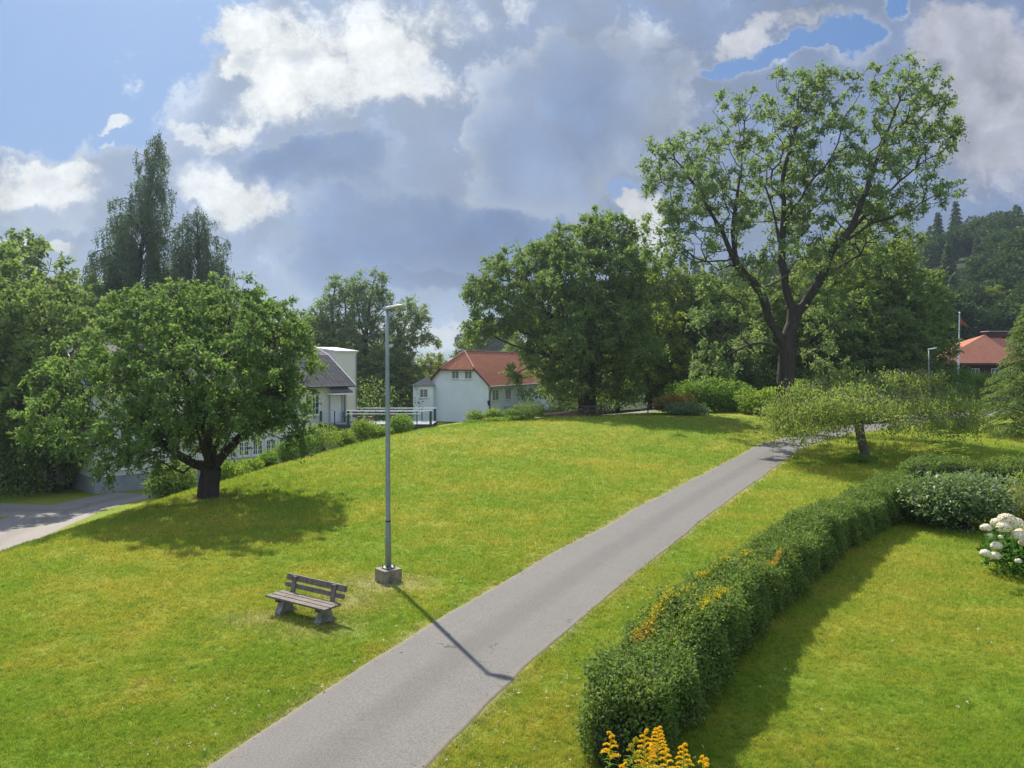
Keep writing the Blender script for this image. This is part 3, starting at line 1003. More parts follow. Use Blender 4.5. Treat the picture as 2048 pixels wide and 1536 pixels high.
def lob(u, v, ru, rv, d, rd=None, k=None):
    c = at(u, v, d)
    s = d / F
    return (c[0], c[1], c[2], ru * s, rd if rd else ru * s, rv * s)


# --- the big tree beside the path
def W3(u, v, d):
    return at(u, v, d)


B = 49.0
bx, by, _z = at(1568, 790, B)
big_base = (bx, B, hz(bx, B) - .1)
limbs = [
    [big_base, W3(1571, 760, B), W3(1575, 700, B), W3(1578, 672, B)],
    [W3(1578, 672, B), W3(1595, 630, B), W3(1640, 560, B - .5), W3(1665, 500, B - 1), W3(1700, 460, B - 1), W3(1725, 400, B - 1), W3(1760, 300, B), W3(1800, 200, B)],
    [W3(1665, 500, B - 1), W3(1740, 450, B - 2), W3(1800, 430, B - 2), W3(1870, 390, B - 2)],
    [W3(1700, 460, B - 1), W3(1780, 380, B + 1), W3(1850, 320, B + 2)],
    [W3(1590, 640, B), W3(1572, 580, B + .5), W3(1562, 500, B + 1), W3(1568, 440, B + 1), W3(1566, 350, B + 1), W3(1590, 260, B + 1), W3(1600, 180, B + 1)],
    [W3(1568, 450, B + 1), W3(1620, 370, B), W3(1670, 300, B), W3(1690, 230, B)],
    [W3(1574, 700, B), W3(1540, 640, B), W3(1520, 580, B - .5), W3(1480, 540, B - 1), W3(1465, 470, B - 1), W3(1478, 370, B - 1), W3(1490, 260, B), W3(1480, 220, B)],
    [W3(1475, 530, B - 1), W3(1430, 440, B - 1), W3(1390, 370, B - 1), W3(1350, 320, B)],
    [W3(1475, 520, B - 1), W3(1400, 520, B - 2), W3(1350, 480, B - 2)],
    [W3(1572, 715, B), W3(1540, 688, B - 1), W3(1490, 692, B - 2), W3(1450, 720, B - 2)],
    [W3(1562, 500, B + 1), W3(1540, 400, B + 3), W3(1510, 330, B + 4)],
    [W3(1640, 560, B - .5), W3(1700, 520, B + 3), W3(1760, 500, B + 4)],
]
S = B / F
lobes = [
    lob(1800, 190, 78, 68, B, 2.6), lob(1870, 250, 48, 60, B, 2), lob(1835, 290, 70, 50, B + 1, 2.4), lob(1760, 280, 60, 60, B, 2.4), lob(1885, 375, 44, 24, B - 2, 1.6),
    lob(1800, 400, 80, 40, B - 2, 2.4), lob(1720, 350, 70, 60, B, 3), lob(1735, 430, 70, 45, B + 2, 3),
    lob(1590, 195, 70, 60, B + 1, 2.6), lob(1660, 200, 45, 62, B + 1, 2.2), lob(1620, 290, 75, 70, B + 1, 3.2), lob(1560, 320, 60, 70, B + 2, 3), lob(1640, 400, 70, 50, B, 3),
    lob(1470, 215, 50, 40, B, 1.8), lob(1495, 280, 40, 60, B, 2), lob(1440, 300, 45, 55, B - .5, 2.2), lob(1370, 320, 60, 50, B, 2.4), lob(1325, 350, 45, 36, B, 2), lob(1400, 380, 70, 50, B - 1, 3),
    lob(1350, 430, 60, 40, B - 1, 2.6), lob(1470, 400, 60, 60, B - 1, 3), lob(1340, 500, 55, 30, B - 2, 2.2), lob(1420, 490, 70, 40, B - 2, 3), lob(1310, 300, 22, 26, B, 1),
    lob(1560, 430, 60, 50, B + 3, 3), lob(1480, 560, 70, 40, B - 2, 2.6), lob(1580, 520, 60, 40, B - 2, 2.6), lob(1640, 480, 60, 40, B, 3), lob(1770, 490, 60, 35, B + 3, 3), lob(1700, 560, 60, 40, B - 1, 2.4),
    lob(1440, 640, 60, 50, B - 2, 2.4), lob(1430, 720, 45, 30, B - 2, 2), lob(1650, 640, 55, 40, B - 1, 2.2), lob(1500, 680, 40, 30, B + 2, 2), lob(1655, 700, 50, 35, B, 2)]
make_tree('ash_tree', limbs, lobes, 'tallest tree in view, wide open crown on a dark forked trunk beside the path', npts=1330, seed=11, leaf='leaf_ash', trunk_r=.56,
          tip_r=.016, twigs=7, per=10, tl=.66, L=.26, Wd=.12, droop=.3, inner=.35, pathk=.28, step=.8, wig=.10, shell=.5)

# --- second big tree, left of it
B = 63.0
bx = at(1172, 800, B)[0]
b0 = (bx, B, hz(bx, B) - .1)
limbs = [[b0, W3(1173, 780, B), W3(1172, 720, B), W3(1175, 680, B)],
         [W3(1175, 680, B), W3(1180, 600, B), W3(1190, 520, B), W3(1210, 470, B)],
         [W3(1173, 700, B), W3(1120, 650, B - 1), W3(1070, 600, B - 1), W3(1020, 560, B)], [W3(1180, 620, B), W3(1240, 560, B), W3(1270, 500, B)],
         [W3(1172, 720, B), W3(1090, 710, B - 2), W3(1000, 680, B - 2), W3(950, 640, B - 1)], [W3(1173, 720, B), W3(1250, 680, B + 1), W3(1290, 640, B + 1)],
         [W3(1120, 650, B - 1), W3(1110, 560, B + 1), W3(1100, 500, B + 1)], [W3(1100, 700, B - 2), W3(1060, 735, B - 3), W3(1035, 745, B - 3)], [W3(1175, 650, B), W3(1170, 620, B - 5)]]
lobes = [lob(1215, 475, 60, 45, B, 3), lob(1150, 500, 70, 45, B, 3), lob(1090, 520, 45, 38, B + 1, 3), lob(1265, 510, 32, 50, B, 2.5), lob(1180, 560, 110, 60, B - 1, 5), lob(1020, 560, 55, 45, B, 2.5), lob(968, 585, 42, 28, B, 2),
         lob(1000, 630, 60, 42, B - 1, 3), lob(1080, 620, 80, 60, B - 1, 4), lob(955, 665, 26, 22, B - 2, 1.6), lob(1115, 705, 70, 45, B - 2, 4.5), lob(1240, 620, 70, 60, B, 4),
         lob(1250, 700, 65, 50, B - 1, 4), lob(1180, 660, 80, 60, B - 4, 3), lob(1035, 745, 16, 14, B - 3, .9), lob(1060, 775, 14, 14, B - 3, .9), lob(1130, 770, 50, 30, B - 1, 3), lob(1230, 765, 50, 30, B, 3), lob(1012, 525, 14, 22, B, .8)]
make_tree('maple_tree', limbs, lobes, 'broad round tree overhanging the red roof of the white house', npts=2000, seed=12, leaf='leaf_ash_dark', trunk_r=.75, tip_r=.018,
          twigs=7, per=10, tl=.8, L=.32, Wd=.16, droop=.3, inner=.3, pathk=.3)

# --- the low spreading tree on the lawn at the left
B = 28.0
bx = at(415, 1000, B)[0]
z0 = hz(bx, B)
b0 = (bx, B, z0 - .05)
limbs = [[b0, W3(416, 975, B), W3(420, 945, B), W3(424, 935, B)], [W3(424, 935, B), W3(440, 915, B), W3(475, 880, B), W3(520, 820, B), W3(560, 740, B)],
         [W3(420, 940, B), W3(385, 925, B - .5), W3(345, 905, B - .8), W3(280, 850, B - 1), W3(160, 860, B - 1)], [W3(422, 935, B), W3(415, 880, B), W3(380, 780, B), W3(330, 680, B)],
         [W3(424, 930, B), W3(440, 860, B + 1), W3(450, 740, B + 1), W3(460, 640, B + 1)], [W3(422, 935, B), W3(400, 880, B - 2), W3(380, 820, B - 3)], [W3(424, 930, B), W3(460, 870, B + 2), W3(480, 800, B + 4)]]
lobes = [lob(400, 760, 150, 120, B, 3.2), lob(330, 640, 90, 62, B, 2), lob(470, 630, 90, 60, B, 2), lob(400, 610, 60, 46, B, 1.6), lob(540, 680, 75, 60, B, 2), lob(570, 650, 30, 28, B, .9), lob(250, 700, 70, 70, B, 2),
         lob(190, 760, 75, 60, B, 2), lob(120, 830, 75, 38, B - .5, 1.6), lob(90, 860, 45, 20, B - .6, 1), lob(210, 860, 90, 46, B - 1, 2.2), lob(280, 900, 70, 40, B - 1.5, 2), lob(330, 860, 90, 66, B - 2.4, 2), lob(480, 815, 105, 55, B, 3),
         lob(545, 795, 54, 62, B, 2), lob(596, 868, 28, 28, B, 1.0), lob(550, 730, 80, 60, B + 1, 2.4), lob(420, 860, 110, 44, B + 2, 2.6), lob(450, 760, 120, 90, B - 2.4, 2), lob(230, 930, 40, 26, B - 1.5, 1), lob(345, 940, 30, 16, B - 1, .8), lob(500, 590, 26, 20, B, .6), lob(270, 600, 26, 22, B, .6)]
make_tree('cherry_tree', limbs, lobes, 'dense low spreading green tree with short thick trunk standing on the lawn slope', npts=2100, seed=13, spray=.24, leaf='leaf_cherry', trunk_r=.36, tip_r=.008,
          twigs=7, per=12, tl=.45, L=.145, Wd=.075, droop=.5, inner=.3, pathk=.25, step=.6, wig=.08, shell=.62)


# --- weeping trees: arching ribs with hanging strands
def weeping_strands(starts, lens, r_, sp, L, Wd, sway=.08, side=.35):
    C = []; 
    n = np.maximum(2, (lens / sp).astype(int))
    S_ = np.repeat(starts, n, 0)
    k = np.concatenate([np.arange(q) for q in n]); f = k * sp
    az = r_.uniform(0, 2 * pi, len(starts)); a = np.repeat(az, n)
    amp = np.repeat(r_.uniform(.3, 1, len(starts)) * sway, n)
    C = S_ + np.c_[np.cos(a) * amp * np.sqrt(f + .01), np.sin(a) * amp * np.sqrt(f + .01), -f]
    C += r_.normal(size=C.shape) * L * side * .6
    ax = unit(np.array([[0, 0, -1.]]) + r_.normal(size=C.shape) * .55)
    N = unit(r_.normal(size=C.shape) + np.array([0, 0, .15]))
    return leaf_arrays(C, ax, N, L * r_.uniform(.7, 1.2, len(C)), Wd * r_.uniform(.7, 1.2, len(C)))


def birch(name, u, base_d, apex, foot_u, foot_v, hw, label, seed, leaf='leaf_birch', L=.17, nb=90, pwr=.6, bulge=()):
    """arching boughs up a tall stem, long tresses hanging from their outer halves"""
    r_ = np.random.default_rng(seed)
    bx_ = at(u, 900, base_d)[0]
    b = np.array((bx_, base_d, hz(bx_, base_d) - .1))
    root = thing(name, b, label, 'tree')
    tp = at(apex[0], apex[1], base_d); ft = at(foot_u, foot_v, base_d); s_ = base_d / F
    ax = lambda f: tp * (1 - f) + ft * f
    stem = [b, b * .5 + ft * .5, ft, ax(.7), ax(.4), ax(.15), tp]
    limbs = [stem]
    T = []; TL = []
    H = tp[2] - ft[2]
    for i in range(nb):
        f = ((i + .5) / nb) ** .85
        a = i * 2.399 + r_.normal() * .3
        rr = hw * s_ * f ** pwr * r_.uniform(.45, 1.12)
        for (f0, f1, side, k) in bulge:
            if f0 < f < f1 and cos(a) * side > .3: rr *= k
        c0 = ax(min(1, f + .05)); c0 = c0 + np.array((0, 0, -.03 * H))
        e = ax(f) + np.array((cos(a) * rr, sin(a) * rr * .85, -.10 * rr))
        m1 = c0 * .55 + e * .45 + np.array((0, 0, .28 * rr + .2))
        limbs.append([c0, m1, e])
        n = max(3, int(rr * 3.8))
        for t_ in r_.uniform(.35, 1.05, n):
            q = (1 - t_) ** 2 * c0 + 2 * t_ * (1 - t_) * (m1 + (0, 0, .15 * rr)) + t_ * t_ * e
            T.append(q + r_.normal(size=3) * .16); TL.append(r_.uniform(.9, 3.6) * (.45 + .55 * f))
    PA, PR, cnt, term = grow(limbs, np.array(T), r_, pathk=.2, step=.9, wig=.06)
    rad = .013 * cnt ** .47
    V, Fc = tubes(PA, PR, rad)
    mesh_np('trunk', V, Fc, mats=M['bark'], parent=root, smooth=True)
    T = np.array(T); TL = np.array(TL)
    st = np.repeat(T, 5, 0) + r_.normal(size=(len(T) * 5, 3)) * (.12, .12, .15)
    ln = np.repeat(TL, 5) * r_.uniform(.45, 1.05, len(st))
    LV = weeping_strands(st, ln, r_, .15, L * 1.1, L * .62, sway=.10)
    leaves_obj('crown', LV, M[leaf], root)
    return root


birch('birch_tree', 285, 64, (318, 258), 262, 650, 112, 'very tall weeping birch with hanging dark foliage towering over the left trees', 21, nb=150, pwr=.55, bulge=((.36, .9, -1, 1.15), (.2, .8, 1, .8)))
birch('birch_tree', 405, 66, (392, 415), 408, 700, 106, 'shorter weeping birch standing just right of the very tall one', 22, nb=130, pwr=.42)

# --- low weeping tree beside the path
B = 36.0
wx = at(1728, 920, B)[0]
z0 = hz(wx, B)
r_ = np.random.default_rng(31)
b = np.array((wx, B, z0 - .05))
root = thing('weeping_tree', b, 'low weeping tree with umbrella crown of yellow green leaves right of the path', 'tree')
limbs = [[b, W3(1729, 900, B), W3(1722, 870, B), W3(1716, 845, B)]]
heads = [(1655, 795, -3), (1690, 805, -3.2), (1665, 830, -1.5), (1735, 800, -3.2), (1705, 775, -1.5), (1600, 775, -1), (1640, 765, 1.5), (1570, 800, 0), (1690, 748, 0), (1740, 756, 1), (1790, 752, -1), (1840, 746, .5), (1890, 785, 0), (1925, 805, 1), (1700, 800, -2.2), (1780, 800, -2.4), (1840, 800, -1.8), (1620, 810, -2.0), (1660, 780, 2.6), (1810, 780, 2.8), (1880, 800, 2.0), (1750, 790, 3.2), (1560, 815, 1), (1590, 835, -1), (1640, 838, -2.4), (1810, 838, -2.4), (1860, 832, -1.5), (1905, 828, 0), (1610, 830, 1.5), (1575, 850, .3), (1930, 838, .6), (1880, 845, 1.5)]
lb = []
for (u, v, dd) in heads:
    e = W3(u, v, B + dd)
    st = W3(1718, 848, B)
    md = st * .5 + e * .5; md[2] = max(md[2], e[2]) + .05
    limbs.append([st, md, e])
    lb.append((e[0], e[1], e[2] - .05, .92, 1.1, .30))
pts, _ = in_lobes(lb, 1350, r_, .3)
PA, PR, cnt, term = grow(limbs, pts, r_, pathk=.2, step=.4, wig=.07)
rad = .007 * cnt ** .50
h = PA[:, 2] - z0
rad = np.where(h < 1.6, np.maximum(rad, 0) * 1.0, rad)
rad *= .21 / rad[0]
rad = np.maximum(rad, .006) * (1 + .25 * np.exp(-np.clip(h, 0, 5) / .25))
V, Fc = tubes(PA, PR, rad)
mesh_np('trunk', V, Fc, mats=M['bark_light'], parent=root, smooth=True)
T = PA[term]
rr_ = np.hypot((T[:, 0] - wx) / 4.6, (T[:, 1] - B) / 3.4)
st = np.repeat(T, 9, 0) + r_.normal(size=(len(T) * 9, 3)) * (.24, .24, .10)
ln = r_.uniform(.12, .62, len(st)) * (.5 + .8 * np.repeat(np.clip(rr_, 0, 1.1), 9))
hangy = r_.random(len(st)) < .07
ln = np.where(hangy, ln * 2.6, ln)
ln = np.minimum(ln, np.maximum(.2, st[:, 2] - z0 - .45))
LV = weeping_strands(st, ln, r_, .07, .125, .06, sway=.5, side=1.0)
leaves_obj('crown', LV, M['leaf_weep'], root)


# ------------------------------------------------------------------ prototypes for the woods
def proto_tree(name, h, w, seed, leaf, label, cat='tree', group=None, npts=260, trunk_h=.25, twigs=5, per=8, L=.32, tl=.9, bark='bark', tr=.28, lean=0, nl=13, Wd=None):
    r_ = np.random.default_rng(seed)
    lobes = []
    for i in range(nl):
        f = (i + .5) / nl
        zc = h * (trunk_h + (1 - trunk_h) * (.12 + .80 * f))
        rad = w * .5 * math.sin(pi * min(.97, .16 + f * .80)) ** .8
        a = i * 2.4 + r_.uniform(-.5, .5)
        rr = rad * r_.uniform(.35, .62)
        s = w * r_.uniform(.17, .27)
        lobes.append((rr * cos(a) + lean * f, rr * sin(a), zc, s * 1.15, s * 1.15, s))
    limbs = [[(0, 0, 0), (.1, 0, h * trunk_h), (lean * .5, .1, h * .6), (lean, 0, h * .86)]]
    pts, _ = in_lobes(lobes, npts, r_, .6)
    root = thing(name, (0, 0, 0), label, cat, group)
    PA, PR, cnt, term = grow(limbs, pts, r_, pathk=.3, step=1.2, wig=.15)
    rad = .02 * cnt ** .48; rad *= tr / rad[0]; rad = np.maximum(rad, .012)
    V, Fc = tubes(PA, PR, rad)
    mesh_np('trunk', V, Fc, mats=M[bark], parent=root, smooth=True)
    T = np.where(term)[0]
    D = unit(PA[T] - PA[PR[T]])
    LV = clump_leaves(PA[T], D, r_, twigs, per, tl, L, Wd or L * .5, .25, .6)
    leaves_obj('crown', LV, M[leaf], root)
    return root


def dup(src, loc, rz, sc, label, group=None, leafmt=None, szx=1.0):
    r_ = src.copy(); COL.objects.link(r_)
    r_.location = tuple(float(x) for x in loc); r_.rotation_euler = (0, 0, rz); r_.scale = (sc * szx, sc * szx, sc)
    r_['label'] = label
    if group: r_['group'] = group
    elif 'group' in r_.keys(): del r_['group']
    for ch in src.children:
        c_ = ch.copy(); COL.objects.link(c_); c_.parent = r_
    return r_


used = {}


def place(src, u, v_top, d, label, h0, group=None, rz=None, wide=1.0):
    """stand a copy of a prototype at column u, distance d, so that its top reaches v_top"""
    p_ = at(u, v_top, d)
    z = hz(p_[0], d) - .15
    sc = (p_[2] - z) / h0
    rz = random.uniform(0, 6.28) if rz is None else rz
    if src.name not in used:
        used[src.name] = 1
        src.location = (p_[0], d, z); src.rotation_euler = (0, 0, rz); src.scale = (sc * wide, sc * wide, sc)
        src['label'] = label
        if group: src['group'] = group
        return src
    return dup(src, (p_[0], d, z), rz, sc, label, group, szx=wide)


# three kinds of wood tree
pA = proto_tree('deciduous_tree', 15, 10, 41, 'leaf_wood', '', npts=620, twigs=7, per=10, L=.40, trunk_h=.12, nl=18)
pB = proto_tree('deciduous_tree', 15, 8.5, 42, 'leaf_wood', '', npts=560, twigs=7, per=10, L=.36, trunk_h=.14, nl=18)
pC = proto_tree('deciduous_tree', 14, 10.5, 43, 'leaf_wood_yellow', '', npts=620, twigs=7, per=10, L=.38, trunk_h=.10, nl=18)
#pD = proto_tree('slender_tree', 17, 6.5, 44, 'leaf_ash', '', npts=480, twigs=6, per=9, L=.30, trunk_h=.14, nl=16, tr=.3, tl=.7, lean=.8)
GW = 'trees of the wood behind the big trees'
GL = 'dark trees at the left edge'

# left edge wood
for (src, u, v, d, lab, h0, wd) in (
        (pA, -40, 500, 52, 'dark tree cut off by the left picture edge, above the drive', 14.6, 1.1),
        (pB, 62, 506, 60, 'tree with the highest top in the left wood, beside the picture edge', 14.6, 1.2),
        (pA, 128, 556, 66, 'tree just left of the tall weeping birch, behind the spreading tree', 14.6, 1.0),
        (pA, 92, 585, 47.5, 'tree close before the left end of the slate roofed house', 14.6, 1.0),
        (pB, 0, 640, 54, 'shorter tree overhanging the drive at the left picture edge', 14.6, 1.4),
        (pA, 205, 600, 58, 'tree in front of the foot of the tall weeping birch', 14.6, .9),
        (pA, 130, 700, 49, 'low dark tree over the shaded end of the drive', 14.6, 1.3),
        (pB, -110, 560, 56, 'dark tree leaning in over the drive from beyond the left edge', 14.6, 1.3),
        (pB, 330, 610, 74, 'tree behind the grey roofed house between the two birches', 14.6, 1.2),
        (pA, 470, 600, 78, 'tree behind the grey roofed house right of the shorter birch', 14.6, 1.2)):
    place(src, u, v, d, lab, h0, GL, wide=wd)

# trees between the houses
for (src, u, v, d, lab, h0, wd) in (
        (pA, 640, 652, 98, 'leafy tree filling the back behind the stair tower', 14.6, 1.2),
        (pB, 700, 664, 100, 'bushy tree behind the slender ones, left of the lamp pole', 14.6, 1.3),
        (pB, 770, 680, 102, 'bushy tree behind the slender ones, at the lamp pole', 14.6, 1.4),
                (pC, 700, 690, 92, 'low bushy tree behind the terrace, left of the lamp pole', 13.6, 1.3),
        (pA, 790, 700, 90, 'low bushy tree behind the terrace, right of the lamp pole', 14.6, 1.4),
        (pC, 862, 716, 100, 'low tree whose top just reaches the far blue ridge', 13.6, 1.2),
        (pA, 905, 735, 110, 'low tree behind the gable of the white house', 14.6, 1.2),
        (pB, 930, 690, 130, 'tree peeping over the ridge of the red roof', 14.6, 1.1),
        (pB, 590, 640, 92, 'tree behind the grey slate roof', 14.6, 1.2)):
    place(src, u, v, d, lab, h0, 'trees between the two white houses', wide=wd)

def loose(u, vb, d, limbs_px, lobes_px, label, seed, npts):
    x = at(u, vb, d)[0]; z = hz(x, d)
    lm = []
    for i, l in enumerate(limbs_px):
        lm.append(([(x, d, z - .1)] if i == 0 else []) + [tuple(at(a_, b_, d + c_)) for a_, b_, c_ in l])
    lo_ = [lob(a_, b_, c_, e_, d + g_, max(1.2, c_ * d / F)) for a_, b_, c_, e_, g_ in lobes_px]
    make_tree('slender_tree', lm, lo_, label, npts=npts, seed=seed, leaf='leaf_ash', trunk_r=.30, tip_r=.02, twigs=6, per=8, tl=.75, L=.34, Wd=.16, droop=.3, inner=.3, group='trees between the two white houses', step=1.2, spray=.22, shell=.4)


loose(672, 800, 95, [[(672, 760, 0), (668, 700, 0), (664, 620, 0), (672, 565, 0)], [(668, 700, 0), (690, 640, 0), (690, 580, 0)], [(668, 690, 0), (640, 640, 0)]],
      [(672, 578, 18, 26, 0), (655, 620, 30, 34, 0), (690, 620, 20, 40, 0), (645, 655, 26, 30, 0), (680, 670, 34, 30, 0), (625, 640, 14, 14, 0), (700, 575, 12, 18, 0), (660, 710, 40, 30, 0)],
      'loose twin topped tree behind the stair tower', 81, 420)
loose(732, 800, 93, [[(732, 760, 0), (730, 690, 0), (738, 620, 0), (748, 555, 0)], [(731, 680, 0), (715, 620, 0), (712, 570, 0)], [(732, 660, 0), (770, 620, 0)]],
      [(748, 562, 22, 20, 0), (735, 600, 30, 28, 0), (716, 570, 14, 22, 0), (765, 600, 18, 24, 0), (725, 650, 30, 34, 0), (760, 655, 24, 24, 0), (740, 710, 40, 34, 0)],
      'tallest loose tree between the two houses, left of the lamp head', 82, 420)
loose(762, 810, 92, [[(760, 770, 0), (775, 720, 0), (800, 680, 0), (815, 630, 0)], [(785, 705, 0), (830, 690, -1), (868, 678, -1)], [(795, 690, 0), (845, 650, 0)], [(762, 760, 0), (730, 720, 0), (720, 690, 0)]],
      [(822, 622, 30, 24, 0), (840, 640, 22, 20, 0), (800, 650, 28, 28, 0), (850, 672, 18, 10, -1), (866, 680, 12, 8, -1), (820, 680, 30, 22, 0), (795, 715, 40, 30, 0), (770, 750, 50, 34, 0)],
      'leaning forked tree right of the lamp head, reaching toward the bright cloud', 83, 460)
# the wood behind the big trees
for (src, u, v, d, lab, h0, wd) in (
        (pA, 1060, 640, 116, 'tree behind the far end of the red roof', 14.6, 1.1),
        (pB, 1140, 600, 88, 'tree hidden behind the broad round tree', 14.6, 1.2),
        (pA, 1235, 590, 84, 'tree behind the broad round tree, right of its trunk', 14.6, 1.1),
        (pC, 1330, 530, 80, 'yellow green tree in the gap between the two big trees', 13.6, 1.05),
        (pA, 1400, 560, 78, 'dark tree left of the big forked trunk', 14.6, 1.1),
        (pC, 1300, 620, 74, 'light green tree over the two picnic tables', 13.6, 1.1),
        (pB, 1470, 590, 74, 'tree directly behind the low arm of the forked trunk', 14.6, 1.2),
        (pA, 1530, 560, 80, 'tree behind the forked trunk', 14.6, 1.1),
        (pB, 1620, 560, 76, 'tree in the wood just right of the forked trunk', 14.6, 1.2),
        (pC, 1690, 480, 84, 'yellow green tree with the highest top in the wood right of the forked trunk', 13.6, 1.1),
        (pA, 1760, 500, 82, 'dark green tree in the wood above the low weeping tree', 14.6, 1.2),
        (pB, 1830, 560, 86, 'dark tree in the wood above the distant lamp', 14.6, 1.2),
        (pA, 1842, 630, 88, 'last tree of the wood, next to the orange roof', 14.6, .85),
        (pA, 1700, 590, 77, 'dark bushy tree behind the low weeping tree', 14.6, 1.3),
        (pB, 1800, 640, 76, 'low dark tree between the weeping tree and the distant lamp', 14.6, 1.3),
        (pC, 1900, 585, 165, 'rounded olive tree behind the flagpole', 13.6, 1.3),
        (pC, 1980, 578, 160, 'wide rounded olive tree behind the orange roof', 13.6, 1.4),
        (pA, 2060, 590, 150, 'tree at the right picture edge behind the orange roof', 14.6, 1.3)):
    place(src, u, v, d, lab, h0, GW, wide=wd)


# hillside forest: individual trees sharing four meshes
def cheap_tree(name, h, w, seed, leaf, conifer=False, n=2600, L=.8):
    r_ = np.random.default_rng(seed)
    if conifer:
        f = r_.random(n) ** .75
        tier = np.round(f * 13) / 13 + r_.normal(size=n) * .012
        f = np.clip(tier, 0.02, 1)
        rad = w * .5 * f * (.55 + .45 * r_.random(n)) * (.8 + .25 * np.sin(13 * 6.28 * f))
        a = r_.uniform(0, 2 * pi, n)
        C = np.c_[np.cos(a) * rad, np.sin(a) * rad, h * (1 - .9 * f) - rad * .25]
        D = np.c_[np.cos(a), np.sin(a), -.45 * np.ones(n)]; N = np.tile([0, 0, 1.], (n, 1)) + r_.normal(size=(n, 3)) * .4
    else:
        lobes = [(r_.normal() * w * .16, r_.normal() * w * .16, h * r_.uniform(.35, .80), w * r_.uniform(.2, .3), w * r_.uniform(.2, .3), h * r_.uniform(.12, .2)) for _ in range(11)]
        C, _ = in_lobes(lobes, n, r_, .8)
        D = unit(C - np.array([0, 0, h * .5])) + r_.normal(size=(n, 3)) * .6; N = unit(r_.normal(size=(n, 3)) + [0, 0, .6])
    V = leaf_arrays(C, D, N, L * r_.uniform(.6, 1.2, n), L * .55)
    # trunk appended to the same small mesh
    q = 5; th = 2 * pi * np.arange(q) / q
    tv = np.concatenate([np.c_[.22 * np.cos(th), .22 * np.sin(th), -1 + 0 * th], np.c_[.06 * np.cos(th), .06 * np.sin(th), h * .9 + 0 * th]])
    fq = np.array([(i, (i + 1) % q, q + (i + 1) % q, q + i) for i in range(q)]) + len(V)
    o = mesh_np(name, np.r_[V, tv], np.r_[quad_faces(n), fq], mats=[M[leaf], M['bark']], matidx=np.r_[np.zeros(n), np.ones(q)])
    return o


M['leaf_hill'] = leafmat('leaf_hill', (.048, .090, .030), (.100, .150, .044), .12)
M['leaf_hill_dark'] = leafmat('leaf_hill_dark', (.034, .068, .026), (.070, .115, .036), .12)
protos = [cheap_tree('spruce_tree', 16, 6.5, 61, 'leaf_conifer', True, 3000, .8), cheap_tree('spruce_tree', 14, 5.6, 62, 'leaf_conifer', True, 2600, .8),
          cheap_tree('hill_tree', 13, 9.5, 63, 'leaf_hill', False, 2800), cheap_tree('hill_tree', 12, 8.5, 64, 'leaf_hill_dark', False, 2600)]
labs = ['dark pointed spruce among the trees of the forested hillside'] * 2 + ['rounded leafy tree among the trees of the forested hillside'] * 2
cnt_ = 0
spots = []
hr = random.Random(5)
for ring, dist in enumerate((150, 165, 181, 198, 216, 235, 255, 276, 298, 320)):
    u = 955 + hr.uniform(0, 20)
    step_px = 6.6 / dist * F
    while u < 2140:
        # what the wood in front hides completely is left out
        vis = u > 1840 or (ring >= 5 and u > 1270 and u < 1480) or (ring >= 6 and 925 < u < 1010) or (ring >= 7 and u > 1480)
        if vis:
            spots.append((u + hr.uniform(-10, 10), dist + hr.uniform(-6, 6), ring))
        u += step_px * hr.uniform(.8, 1.2)
spots = spots[:285]
hill_named = []
print('hill trees', len(spots))
first = [True] * 4
for (u, d, ring) in spots:
    x = (u - 1024) / F * d
    z = hz(x, d)
    k = hr.choice((0, 2, 3, 1, 3, 2, 3) if ring < 7 else (0, 2, 2, 3, 2, 3, 3))
    o = protos[k] if first[k] else protos[k].copy()
    if not first[k]: COL.objects.link(o)
    first[k] = False
    o.location = (x, d, z - .3); o.rotation_euler = (0, 0, hr.uniform(0, 6.28)); s = hr.uniform(.85, 1.25); o.scale = (s * 1.1, s * 1.1, s)
    row = ('at the foot of the hill', 'low on the hill', 'low on the hill', 'below the middle of the hill', 'in the middle of the hill', 'in the middle of the hill', 'above the middle of the hill', 'just below the skyline', 'on the skyline', 'on the skyline')[ring]
    colm = 'behind the white house' if u < 1100 else 'between the two big trees' if u < 1500 else 'behind the tall forked tree' if u < 1840 else 'left of the flagpole' if u < 1900 else 'above the flagpole' if u < 1945 else 'above the orange roof' if u < 2000 else 'right of the orange roof' if u < 2050 else 'at the right picture edge'
    tag(o, ('dark pointed spruce ' if k < 2 else 'leafy tree ') + row + ' ' + colm, 'tree', 'trees on the forested hillside')
    hill_named.append((o, u))


byl = {}
for o, u in hill_named: byl.setdefault(o['label'], []).append((u, o))
ORD = ['leftmost', 'second from left', 'third from left', 'fourth from left', 'fifth from left', 'sixth from left', 'seventh from left', 'eighth from left', 'ninth from left', 'tenth from left', 'eleventh from left', 'twelfth from left', 'thirteenth from left', 'fourteenth from left', 'fifteenth from left', 'sixteenth from left', 'seventeenth from left', 'eighteenth from left', 'nineteenth from left', 'twentieth from left', 'second from right', 'rightmost']
for l_, g_ in byl.items():
    if 1 < len(g_) <= 22:
        for i, (u, o) in enumerate(sorted(g_, key=lambda q: q[0])): o['label'] = (l_ + ', ' + ORD[i]).replace('the middle of the hill', 'mid hill').replace('dark pointed spruce', 'pointed spruce')


